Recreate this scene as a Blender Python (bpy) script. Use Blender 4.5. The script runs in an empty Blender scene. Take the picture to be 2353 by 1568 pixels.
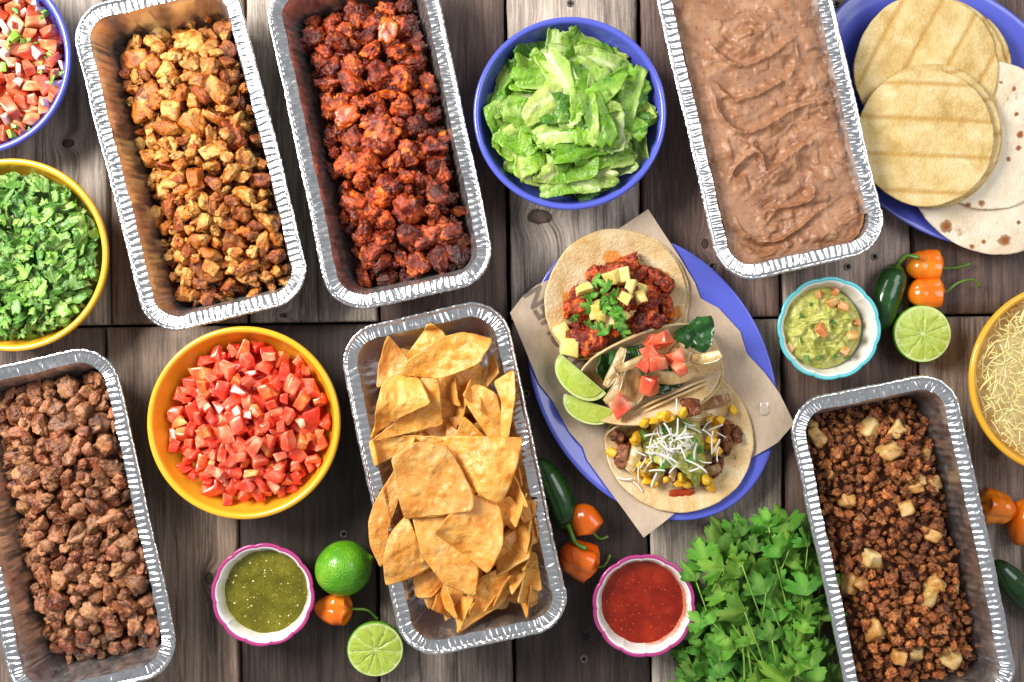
import bpy, math, random
import numpy as np
from mathutils import Matrix, Vector, Quaternion, Euler

SC = bpy.context.scene
COL = SC.collection
R = math.radians
H = 1.07            # camera height above the table (m)
TW = 1.10           # width of table seen by the frame (m)
PX = TW / 2353.0

# ------------------------------------------------------------------ camera, world, lamps, exposure
cam_d = bpy.data.cameras.new('camera')
cam_d.sensor_width = 36.0
cam_d.lens = 36.0 * H / TW
cam_d.clip_start = 0.05
cam_d.clip_end = 50
cam = bpy.data.objects.new('camera', cam_d)
COL.objects.link(cam)
cam.location = (0, 0, H)
SC.camera = cam

W = bpy.data.worlds.new('World')
SC.world = W
W.use_nodes = True
W.node_tree.nodes['Background'].inputs['Color'].default_value = (0.93, 0.96, 1.0, 1)
W.node_tree.nodes['Background'].inputs['Strength'].default_value = 0.33


def area_lamp(name, loc, target, size, power, color):
    d = bpy.data.lights.new(name, 'AREA')
    d.shape = 'SQUARE'
    d.size = size
    d.energy = power
    d.color = color
    o = bpy.data.objects.new(name, d)
    COL.objects.link(o)
    o.location = loc
    o.rotation_euler = (Vector(target) - Vector(loc)).to_track_quat('-Z', 'Y').to_euler()
    return o


area_lamp('window_softbox', (-1.02, 0.54, 1.02), (0.05, 0.0, 0.0), 0.66, 42, (1.0, 0.965, 0.92))
area_lamp('fill_softbox', (1.1, 0.45, 1.5), (0.1, 0.0, 0.0), 1.0, 13, (0.97, 0.97, 1.0))

SC.view_settings.view_transform = 'Standard'
SC.view_settings.look = 'None'
SC.view_settings.exposure = 0.0
SC.view_settings.gamma = 1.0
SC.view_settings.use_curve_mapping = False
SC.cycles.use_denoising = True
SC.cycles.max_bounces = 8
SC.cycles.caustics_reflective = False
SC.cycles.caustics_refractive = False


def P(px, py, z=0.0):
    """photo pixel (2353 wide) -> world point at height z"""
    k = PX * (H - z) / H
    return Vector(((px - 1176.5) * k, (784 - py) * k, z))


def PL(n, z):
    return n * PX * (H - z) / H


# ------------------------------------------------------------------ noise
def _hash(ix, iy, iz, seed):
    h = (ix * 374761393 + iy * 668265263 + iz * 1440662683 + seed * 974634777) & 0xffffffff
    h = ((h ^ (h >> 13)) * 1274126177) & 0xffffffff
    h = ((h ^ (h >> 16)) * 2246822519) & 0xffffffff
    return ((h ^ (h >> 15)) & 0xffffff) / float(0xffffff) * 2 - 1


def vnoise(p, seed=0):
    p = np.asarray(p, float)
    i = np.floor(p).astype(np.int64)
    f = p - i
    f = f * f * f * (f * (f * 6 - 15) + 10)
    out = 0
    for dx in (0, 1):
        wx = f[:, 0] if dx else 1 - f[:, 0]
        for dy in (0, 1):
            wy = f[:, 1] if dy else 1 - f[:, 1]
            for dz in (0, 1):
                wz = f[:, 2] if dz else 1 - f[:, 2]
                out = out + wx * wy * wz * _hash(i[:, 0] + dx, i[:, 1] + dy, i[:, 2] + dz, seed)
    return out


def fbm(p, octv=4, seed=0, gain=0.5):
    p = np.asarray(p, float)
    s, a, t = 0, 1.0, 0
    for o in range(octv):
        s = s + a * vnoise(p * (2.03 ** o) + o * 17.3, seed + o)
        t += a
        a *= gain
    return s / t


def ridged(p, octv=4, seed=0, gain=0.5):
    p = np.asarray(p, float)
    s, a, t = 0, 1.0, 0
    for o in range(octv):
        s = s + a * (1 - 2.2 * np.abs(vnoise(p * (2.03 ** o) + o * 9.1, seed + o)))
        t += a
        a *= gain
    return s / t


def xyz(x, y, z=None):
    x = np.asarray(x, float).ravel()
    y = np.asarray(y, float).ravel()
    z = np.zeros_like(x) if z is None else np.asarray(z, float).ravel() + 0 * x
    return np.stack([x, y, z], 1)


# ------------------------------------------------------------------ mesh / object helpers
def mesh(name, V, F, mat=None, smooth=True, uv=None):
    """V (n,3); F list of int arrays (k,3) or (k,4)"""
    me = bpy.data.meshes.new(name)
    V = np.asarray(V, np.float32)
    if not isinstance(F, (list, tuple)):
        F = [F]
    F = [np.asarray(f, np.int32) for f in F if len(f)]
    me.vertices.add(len(V))
    me.vertices.foreach_set('co', V.ravel())
    idx = np.concatenate([f.ravel() for f in F])
    cnt = np.concatenate([np.full(len(f), f.shape[1], np.int32) for f in F])
    st = np.concatenate([[0], np.cumsum(cnt)[:-1]]).astype(np.int32)
    me.loops.add(len(idx))
    me.loops.foreach_set('vertex_index', idx)
    me.polygons.add(len(cnt))
    me.polygons.foreach_set('loop_start', st)
    me.polygons.foreach_set('loop_total', cnt)
    if smooth:
        me.polygons.foreach_set('use_smooth', np.ones(len(cnt), bool))
    if uv is not None:
        l = me.uv_layers.new(name='UVMap')
        l.data.foreach_set('uv', np.asarray(uv, np.float32)[idx].ravel())
    me.update(calc_edges=True)
    me.validate()
    if mat:
        me.materials.append(mat)
    return me


def link(name, data, parent=None, loc=None, rot=None, label=None, cat=None, group=None, kind=None, color=None):
    o = bpy.data.objects.new(name, data)
    COL.objects.link(o)
    if parent:
        o.parent = parent
    if loc is not None:
        o.location = loc
    if rot is not None:
        o.rotation_euler = rot
    if label:
        o['label'] = label
    if cat:
        o['category'] = cat
    if group:
        o['group'] = group
    if kind:
        o['kind'] = kind
    if color:
        o.color = (*color, 1)
    return o


def empty(name, loc, rz=0.0, label=None, cat=None, group=None, kind=None):
    o = link(name, None, None, loc, (0, 0, rz), label, cat, group, kind)
    o.empty_display_size = 0.02
    return o


def grid_faces(n, m, wrap=True):
    """rows m, columns n (wrap in n)"""
    j, i = np.meshgrid(np.arange(m - 1), np.arange(n if wrap else n - 1), indexing='ij')
    a = j * n + i
    b = j * n + (i + 1) % n
    return np.stack([a, b, b + n, a + n], -1).reshape(-1, 4)


def lathe(profile, n=96, cap0=True, cap1=True, rmod=None):
    """profile list of (r,z) ; rmod(theta, r, z)->r"""
    th = np.linspace(0, 2 * np.pi, n, endpoint=False)
    V = []
    for r, z in profile:
        rr = r * np.ones(n) if rmod is None else rmod(th, r, z)
        V.append(np.stack([rr * np.cos(th), rr * np.sin(th), z * np.ones(n)], 1))
    V = np.concatenate(V)
    F = [grid_faces(n, len(profile))]
    k = len(V)
    i = np.arange(n)
    if cap0:
        V = np.vstack([V, [[0, 0, profile[0][1]]]])
        F.append(np.stack([(i + 1) % n, i, np.full(n, len(V) - 1)], 1))
    if cap1:
        V = np.vstack([V, [[0, 0, profile[-1][1]]]])
        b = (len(profile) - 1) * n
        F.append(np.stack([b + i, b + (i + 1) % n, np.full(n, len(V) - 1)], 1))
    return V, F


def vnormals(V, F):
    N = np.zeros_like(V)
    for f in F:
        f = np.asarray(f)
        if f.shape[1] == 4:
            fn = np.cross(V[f[:, 2]] - V[f[:, 0]], V[f[:, 3]] - V[f[:, 1]])
        else:
            fn = np.cross(V[f[:, 1]] - V[f[:, 0]], V[f[:, 2]] - V[f[:, 0]])
        for c in range(f.shape[1]):
            np.add.at(N, f[:, c], fn)
    return N / (np.linalg.norm(N, axis=1, keepdims=True) + 1e-12)


def sheet(outline, rings, fmap, thick, center=None):
    """solid sheet: star-shaped 2d outline -> fmap(x,y)->(n,3), given thickness. returns V,F,UV"""
    o = np.asarray(outline, float)
    n = len(o)
    c = o.mean(0) if center is None else np.asarray(center, float)
    rho = np.linspace(0, 1, rings + 1)[1:] ** 0.85
    p2 = np.concatenate([c + (o - c) * r for r in rho] + [c[None]])
    V = np.asarray(fmap(p2[:, 0], p2[:, 1]), float)
    F = [grid_faces(n, rings)]
    i = np.arange(n)
    F.append(np.stack([(i + 1) % n, i, np.full(n, n * rings)], 1))
    F[0] = F[0]
    N = vnormals(V, F)
    if N[:, 2].mean() < 0:
        F = [f[:, ::-1] for f in F]
        N = -N
    if thick <= 0:
        return V, F, p2
    L = len(V)
    Vb = V - N * thick
    e = (rings - 1) * n
    # rounded edge: push mid ring out slightly
    F2 = [f[:, ::-1] + L for f in F]
    ii = (i + 1) % n
    side = np.stack([e + i, e + ii, e + ii + L, e + i + L], 1)
    if F[0][0][1] != 1:
        side = side
    Vall = np.vstack([V, Vb])
    # orient side faces outward
    f0 = side[0]
    fn = np.cross(Vall[f0[1]] - Vall[f0[0]], Vall[f0[2]] - Vall[f0[0]])
    outd = Vall[f0[0]] - Vall[L - 1]
    if np.dot(fn, outd) < 0:
        side = side[:, ::-1]
    return Vall, F + F2 + [side], np.vstack([p2, p2])


_ico = {}


def ico(n):
    if n in _ico:
        return _ico[n]
    t = (1 + 5 ** .5) / 2
    v = [(-1, t, 0), (1, t, 0), (-1, -t, 0), (1, -t, 0), (0, -1, t), (0, 1, t), (0, -1, -t), (0, 1, -t), (t, 0, -1), (t, 0, 1), (-t, 0, -1), (-t, 0, 1)]
    f = [(0, 11, 5), (0, 5, 1), (0, 1, 7), (0, 7, 10), (0, 10, 11), (1, 5, 9), (5, 11, 4), (11, 10, 2), (10, 7, 6), (7, 1, 8), (3, 9, 4), (3, 4, 2), (3, 2, 6), (3, 6, 8), (3, 8, 9), (4, 9, 5), (2, 4, 11), (6, 2, 10), (8, 6, 7), (9, 8, 1)]
    v = [np.array(a, float) / np.linalg.norm(a) for a in v]
    for _ in range(n):
        cache = {}
        nf = []

        def mid(a, b):
            k = (a, b) if a < b else (b, a)
            if k not in cache:
                m = v[a] + v[b]
                v.append(m / np.linalg.norm(m))
                cache[k] = len(v) - 1
            return cache[k]
        for a, b, c in f:
            ab, bc, ca = mid(a, b), mid(b, c), mid(c, a)
            nf += [(a, ab, ca), (b, bc, ab), (c, ca, bc), (ab, bc, ca)]
        f = nf
    _ico[n] = (np.array(v), np.array(f))
    return _ico[n]


def chunk(seed, size, ncut=5, sharp=9, amp=0.0, freq=2.0, octv=3, res=3, jit=0.12, rid=0.0, fibre=None):
    """chopped convex lump with noise; size = full dims"""
    rg = np.random.default_rng(seed)
    d, f = ico(res)
    Nn = []
    hh = []
    for ax in range(3):
        for s in (-1, 1):
            nrm = np.zeros(3)
            nrm[ax] = s
            nrm += rg.normal(0, jit, 3)
            Nn.append(nrm / np.linalg.norm(nrm))
            hh.append(rg.uniform(.88, 1.05))
    for _ in range(ncut):
        nrm = rg.normal(0, 1, 3)
        Nn.append(nrm / np.linalg.norm(nrm))
        hh.append(rg.uniform(.85, 1.2))
    q = np.maximum(d @ np.array(Nn).T / np.array(hh), 0)
    r = np.minimum(1.0 / np.maximum((q ** sharp).sum(1) ** (1.0 / sharp), .05), 1.5)
    V = d * r[:, None]
    if amp or rid:
        q3 = V * freq + seed * 3.7
        if fibre:
            q3 = q3 * np.array(fibre)
        nz = amp * fbm(q3, octv, seed)
        if rid:
            nz = nz + rid * ridged(q3 * 1.1 + 5, octv, seed + 50)
        V = V * (1 + nz)[:, None]
    return V * (np.asarray(size) / 2), f


def lumpy(seed, size, parts=2, **kw):
    """several overlapping chopped lumps forming one ragged piece"""
    rg = np.random.default_rng(seed + 900)
    V0, F0 = chunk(seed, size, **kw)
    V, F = [V0], [F0]
    c = np.zeros(3)
    k = len(V0)
    for p in range(1, parts):
        sc = rg.uniform(.40, .72)
        d = rg.normal(0, 1, 3)
        d /= np.linalg.norm(d)
        V1, F1 = chunk(seed + 13 * p, np.asarray(size) * sc, **kw)
        A = np.array(Euler(rg.uniform(0, 6.28, 3)).to_matrix())
        V1 = V1 @ A.T + d * np.asarray(size) * rg.uniform(.34, .46)
        V.append(V1)
        F.append(F1 + k)
        k += len(V1)
    return np.concatenate(V), np.concatenate(F)


def dice(seed, size, jit=.16, bev=.07, skin=True, nz=0.0):
    """knife-cut cube: warped box with narrow rounded edges, one bulged side"""
    rg = np.random.default_rng(seed + 4000)
    t = np.array([-1, -1 + bev, -.4, .4, 1 - bev, 1])
    n = len(t)
    V, F, ids = [], [], {}

    def vid(p):
        key = tuple(np.round(p, 4))
        if key not in ids:
            ids[key] = len(V)
            V.append(p)
        return ids[key]
    for ax in range(3):
        for s_ in (-1, 1):
            for i in range(n - 1):
                for j in range(n - 1):
                    q = []
                    for a, b in ((i, j), (i + 1, j), (i + 1, j + 1), (i, j + 1)):
                        p = np.zeros(3)
                        p[ax] = s_
                        p[(ax + 1) % 3] = t[a]
                        p[(ax + 2) % 3] = t[b]
                        q.append(vid(p))
                    F.append(q if s_ > 0 else q[::-1])
    V = np.array(V)
    ext = (np.abs(V) > .999).sum(1)
    V = V * np.where(ext == 2, 1 - bev * .30, np.where(ext == 3, 1 - bev * .45, 1))[:, None]
    if skin:
        m = V[:, 2] > .5
        V[m, 2] += .22 * (1 - (V[m, 0] ** 2 + V[m, 1] ** 2) / 2)
    cor = rg.uniform(-jit, jit, (2, 2, 2, 3)) * 2
    w = (V + 1) / 2
    D = np.zeros_like(V)
    for a in (0, 1):
        for b in (0, 1):
            for c in (0, 1):
                k = (w[:, 0] if a else 1 - w[:, 0]) * (w[:, 1] if b else 1 - w[:, 1]) * (w[:, 2] if c else 1 - w[:, 2])
                D += k[:, None] * cor[a, b, c]
    V = V + D
    if nz:
        V = V * (1 + nz * fbm(V * 2.2 + seed, 3, seed))[:, None]
    return V * (np.asarray(size) / 2), np.array(F)


# ------------------------------------------------------------------ materials
def _n(nt, t, **kw):
    n = nt.nodes.new(t)
    for k, v in kw.items():
        if k in n.inputs.keys():
            n.inputs[k].default_value = v
        else:
            setattr(n, k, v)
    return n


class MB:
    """tiny node-graph builder"""

    def __init__(s, name):
        s.m = bpy.data.materials.new(name)
        s.m.use_nodes = True
        s.nt = s.m.node_tree
        s.bs = s.nt.nodes['Principled BSDF']
        s.out = s.nt.nodes['Material Output']
        s._tc = None
        s._oi = None

    def node(s, t, **kw):
        return _n(s.nt, t, **kw)

    def l(s, a, b):
        s.nt.links.new(a, b)

    def tc(s, which='Object'):
        if not s._tc:
            s._tc = s.node('ShaderNodeTexCoord')
        return s._tc.outputs[which]

    def oi(s, which):
        if not s._oi:
            s._oi = s.node('ShaderNodeObjectInfo')
        return s._oi.outputs[which]

    def coord(s, rnd=True, scale=(1, 1, 1)):
        v = s.tc()
        if rnd:
            a = s.node('ShaderNodeVectorMath', operation='ADD')
            m = s.node('ShaderNodeVectorMath', operation='SCALE')
            cb = s.node('ShaderNodeCombineXYZ')
            s.l(s.oi('Random'), cb.inputs[0])
            s.l(s.oi('Random'), cb.inputs[1])
            s.l(cb.outputs[0], m.inputs[0])
            m.inputs['Scale'].default_value = 7.0
            s.l(v, a.inputs[0])
            s.l(m.outputs[0], a.inputs[1])
            v = a.outputs[0]
        if scale != (1, 1, 1):
            k = s.node('ShaderNodeVectorMath', operation='MULTIPLY')
            s.l(v, k.inputs[0])
            k.inputs[1].default_value = scale
            v = k.outputs[0]
        return v

    def noise(s, v, scale, detail=4, rough=.55, dist=0.0):
        n = s.node('ShaderNodeTexNoise')
        n.inputs['Scale'].default_value = scale
        n.inputs['Detail'].default_value = detail
        n.inputs['Roughness'].default_value = rough
        n.inputs['Distortion'].default_value = dist
        s.l(v, n.inputs['Vector'])
        return n.outputs['Fac']

    def voro(s, v, scale, feature='F1', out='Distance', rnd=1.0):
        n = s.node('ShaderNodeTexVoronoi', feature=feature)
        n.inputs['Scale'].default_value = scale
        if 'Randomness' in n.inputs.keys():
            n.inputs['Randomness'].default_value = rnd
        s.l(v, n.inputs['Vector'])
        return n.outputs[out]

    def ramp(s, fac, stops, interp='LINEAR'):
        n = s.node('ShaderNodeValToRGB')
        cr = n.color_ramp
        cr.interpolation = interp
        while len(cr.elements) < len(stops):
            cr.elements.new(0.5)
        for e, (p, c) in zip(cr.elements, stops):
            e.position = p
            e.color = (*c, 1) if hasattr(c, '__len__') else (c, c, c, 1)
        s.l(fac, n.inputs[0])
        return n.outputs[0]

    def mix(s, fac, a, b, blend='MIX'):
        n = s.node('ShaderNodeMix', data_type='RGBA', blend_type=blend)
        for sock, x in ((n.inputs[0], fac), (n.inputs[6], a), (n.inputs[7], b)):
            if isinstance(x, (int, float)):
                sock.default_value = x if sock == n.inputs[0] else (x, x, x, 1)
            elif isinstance(x, tuple):
                sock.default_value = (*x, 1)
            else:
                s.l(x, sock)
        return n.outputs[2]

    def math(s, op, a, b=None, clamp=False):
        n = s.node('ShaderNodeMath', operation=op, use_clamp=clamp)
        for i, x in enumerate((a, b)):
            if x is None:
                continue
            if isinstance(x, (int, float)):
                n.inputs[i].default_value = x
            else:
                s.l(x, n.inputs[i])
        return n.outputs[0]

    def vary(s, col, lo=.75, hi=1.2, tint=True):
        """per-object brightness and object-colour tint"""
        if hi > lo:
            k = s.node('ShaderNodeMapRange')
            s.l(s.oi('Random'), k.inputs[0])
            k.inputs[3].default_value = lo
            k.inputs[4].default_value = hi
            h = s.node('ShaderNodeHueSaturation')
            s.l(k.outputs[0], h.inputs['Value'])
            s.l(col, h.inputs['Color'])
            col = h.outputs[0]
        if tint:
            col = s.mix(1.0, col, s.oi('Color'), 'MULTIPLY')
        return col

    def bump(s, h, strength=.4, dist=.002, prev=None):
        b = s.node('ShaderNodeBump')
        b.inputs['Strength'].default_value = strength
        b.inputs['Distance'].default_value = dist
        s.l(h, b.inputs['Height'])
        if prev:
            s.l(prev, b.inputs['Normal'])
        return b.outputs[0]

    def done(s, col=None, rough=.5, normal=None, spec=None, metal=None, sss=None, sssr=(1, .4, .2), sscale=.003, coat=None, transl=None, coatr=.1):
        b = s.bs
        if col is not None:
            if isinstance(col, tuple):
                b.inputs['Base Color'].default_value = (*col, 1)
            else:
                s.l(col, b.inputs['Base Color'])
        if isinstance(rough, (int, float)):
            b.inputs['Roughness'].default_value = rough
        else:
            s.l(rough, b.inputs['Roughness'])
        if normal is not None:
            s.l(normal, b.inputs['Normal'])
        if spec is not None:
            b.inputs['Specular IOR Level'].default_value = spec
        if metal is not None:
            b.inputs['Metallic'].default_value = metal
        if sss:
            b.inputs['Subsurface Weight'].default_value = sss
            b.inputs['Subsurface Radius'].default_value = sssr
            b.inputs['Subsurface Scale'].default_value = sscale
        if coat:
            b.inputs['Coat Weight'].default_value = coat
            b.inputs['Coat Roughness'].default_value = coatr
        if transl:
            t = s.node('ShaderNodeBsdfTranslucent')
            if isinstance(col, tuple):
                t.inputs[0].default_value = (*col, 1)
            else:
                s.l(col, t.inputs[0])
            mx = s.node('ShaderNodeMixShader')
            mx.inputs[0].default_value = transl
            s.l(b.outputs[0], mx.inputs[1])
            s.l(t.outputs[0], mx.inputs[2])
            s.l(mx.outputs[0], s.out.inputs[0])
        return s.m


def simple_food(name, stops, nscale, detail=5, rough=.45, bscale=None, bstr=.4, bdist=.001, lo=.75, hi=1.2, dist=.3, sss=None, sssr=(1, .4, .2), sscale=.003, spec=.5, coat=None, transl=None, rnd=True, spots=None):
    b = MB(name)
    v = b.coord(rnd)
    f = b.noise(v, nscale, detail, .6, dist)
    c = b.ramp(f, stops)
    if spots:
        sc, th, colr = spots
        m = b.ramp(b.noise(v, sc, 3, .6), [(th, 0.0), (th + .06, 1.0)])
        c = b.mix(m, c, colr)
    c = b.vary(c, lo, hi)
    nrm = None
    if bscale:
        nrm = b.bump(b.noise(v, bscale, 5, .65), bstr, bdist)
    return b.done(c, rough, nrm, spec, None, sss, sssr, sscale, coat, transl)


# ------------------------------------------------------------------ pile packing on height grids
class HG:
    """height grid (local frame)"""

    def __init__(s, hx, hy, res=.0015, base=0.0):
        s.hx, s.hy, s.res = hx, hy, res
        s.nx, s.ny = int(2 * hx / res) + 1, int(2 * hy / res) + 1
        s.x = np.linspace(-hx, hx, s.nx)
        s.y = np.linspace(-hy, hy, s.ny)
        s.X, s.Y = np.meshgrid(s.x, s.y, indexing='ij')
        s.h = np.full((s.nx, s.ny), base, float)
        s.id = np.full((s.nx, s.ny), -1, int)

    def cell(s, V, x, y):
        i = np.rint((V[:, 0] + x + s.hx) / s.res).astype(int)
        j = np.rint((V[:, 1] + y + s.hy) / s.res).astype(int)
        return i, j

    def stamp(s, V, x, y, z, pid=-1, dil=1):
        i, j = s.cell(V, x, y)
        ok = (i >= 1) & (i < s.nx - 1) & (j >= 1) & (j < s.ny - 1)
        i, j, zz = i[ok], j[ok], V[ok, 2] + z
        for a in range(-dil, dil + 1):
            for b in range(-dil, dil + 1):
                ia, jb = np.clip(i + a, 0, s.nx - 1), np.clip(j + b, 0, s.ny - 1)
                up = zz > s.h[ia, jb]
                np.maximum.at(s.h, (ia[up], jb[up]), zz[up])
                if pid >= 0:
                    m = np.abs(s.h[ia, jb] - zz) < 1e-9
                    s.id[ia[m], jb[m]] = pid

    def rest(s, V, x, y, q=.93):
        i, j = s.cell(V, x, y)
        i = np.clip(i, 0, s.nx - 1)
        j = np.clip(j, 0, s.ny - 1)
        low = V[:, 2] < V[:, 2].mean()
        g = s.h[i, j][low] - V[low, 2]
        return np.quantile(g, q)


def rnd_rot(rg, tilt=None):
    if tilt is None:
        q = rg.normal(0, 1, 4)
        return Quaternion(q / np.linalg.norm(q)).to_matrix()
    a = rg.uniform(0, 2 * np.pi)
    return (Matrix.Rotation(rg.uniform(0, 6.283), 3, 'Z') @ Matrix.Rotation(rg.normal(0, tilt), 3, Vector((math.cos(a), math.sin(a), 0))) @ Matrix.Rotation(rg.uniform(0, 6.283), 3, 'Z'))


def pile(hg, mask, target, variants, n, seed, tilt=None, smin=.8, smax=1.2, q=.9, maxover=.006, wts=None, jitter=.004, ncand=40, biggest_last=False, inner=1.0):
    """variants: list of vertex arrays (coarse). returns list of dicts"""
    rg = np.random.default_rng(seed)
    idxs = np.argwhere(mask)
    out = []
    wts = None if wts is None else np.asarray(wts, float) / np.sum(wts)
    for k in range(n):
        best = None
        vi = rg.choice(len(variants), p=wts)
        sc = rg.uniform(smin, smax)
        for tr in range(6):
            Rm = rnd_rot(rg, tilt)
            V = variants[vi] @ np.array(Rm).T * sc
            c = idxs[rg.integers(0, len(idxs), ncand)]
            df = target[c[:, 0], c[:, 1]] - hg.h[c[:, 0], c[:, 1]] + rg.normal(0, jitter, len(c))
            for b in np.argsort(-df)[:3]:
                x, y = hg.x[c[b, 0]], hg.y[c[b, 1]]
                i, j = hg.cell(V * inner, x, y)
                if i.min() < 0 or j.min() < 0 or i.max() >= hg.nx or j.max() >= hg.ny or not mask[i, j].all():
                    continue
                z = hg.rest(V, x, y, q)
                over = z + V[:, 2].max() - target[c[b, 0], c[b, 1]]
                if best is None or over < best[0]:
                    best = (over, x, y, z, Rm, V)
            if best and best[0] < maxover:
                break
        if best is None or best[0] > maxover:
            continue
        over, x, y, z, Rm, V = best
        hg.stamp(V, x, y, z, len(out))
        out.append(dict(v=vi, s=sc, R=Rm.copy(), p=(x, y, z)))
    cnt = np.bincount(hg.id[hg.id >= 0].ravel(), minlength=len(out)) if (hg.id >= 0).any() else np.zeros(len(out))
    for o, c in zip(out, cnt):
        o['vis'] = int(c)
    return out


def zone_words(x, y, lx, ly):
    """where in the container, seen from above with the photo upright"""
    v = 'top edge' if y > .72 * ly else 'upper part' if y > .30 * ly else 'bottom edge' if y < -.72 * ly else 'lower part' if y < -.30 * ly else 'middle'
    h = 'far left' if x < -.62 * lx else 'left' if x < -.2 * lx else 'far right' if x > .62 * lx else 'right' if x > .2 * lx else 'centre'
    return f'{v}, {h}'


def spawn(items, meshes, base, name, label, cat, group, colors=None, seed=0, minvis=3, limit=300, stuff=None, words=None, ext=(.06, .14)):
    """base: 4x4 container matrix. Every visible piece is a top-level object of its own.
    label: phrase with {} where size and colour words go"""
    rg = np.random.default_rng(seed)
    vis = sorted([i for i in items if i['vis'] >= minvis], key=lambda i: -i['vis'])
    keep, rest = vis[:limit], vis[limit:]
    for k, it in enumerate(keep):
        o = link(name, meshes[it['v']], None, None, None, None, cat, group)
        M = base @ Matrix.Translation(it['p']) @ (it['R'] * it['s']).to_4x4()
        o.matrix_world = M
        ci = 0
        if colors:
            ci = int(rg.integers(0, len(colors)))
            o.color = (*colors[ci], 1)
        size = 'large' if k < len(keep) * .25 else ('small' if k > len(keep) * .7 else 'medium')
        w = words[it['v'] if callable(getattr(words, 'get', None)) else ci % len(words)] if words else ''
        z = zone_words(it['p'][0], it['p'][1], *ext)
        o['label'] = ' '.join(f'{size} {w} {label}, {z}'.split())
    if rest and stuff:
        Vs, Fs, k = [], [], 0
        for it in rest:
            me = meshes[it['v']]
            nv = np.empty(len(me.vertices) * 3, np.float32)
            me.vertices.foreach_get('co', nv)
            nv = nv.reshape(-1, 3) @ (np.array(it['R']).T * it['s']) + np.array(it['p'])
            nf = np.array([list(p.vertices) for p in me.polygons if len(p.vertices) == len(me.polygons[0].vertices)])
            Vs.append(nv)
            Fs.append(nf + k)
            k += len(nv)
        me = mesh(stuff[0], np.concatenate(Vs), [np.concatenate(Fs)], meshes[0].materials[0])
        o = link(stuff[0], me, None, None, None, stuff[1], stuff[2], None, 'stuff')
        o.matrix_world = base
    return keep

# ------------------------------------------------------------------ tabletop of weathered planks
TABLE_ROT = R(0.73)
KNOTS = [(156, 329, 14, 10), (1240, 498, 30, 18), (1345, 1464, 10, 9), (2248, 430, 12, 9), (900, 1210, 9, 7), (1620, 560, 9, 12), (985, 720, 8, 10), (650, 725, 9, 6), (1230, 95, 9, 14), (480, 1330, 10, 16)]
BURN = [(1905, 1010, 40, 26), (2280, 1010, 30, 60), (1650, 1215, 50, 30)]


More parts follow.
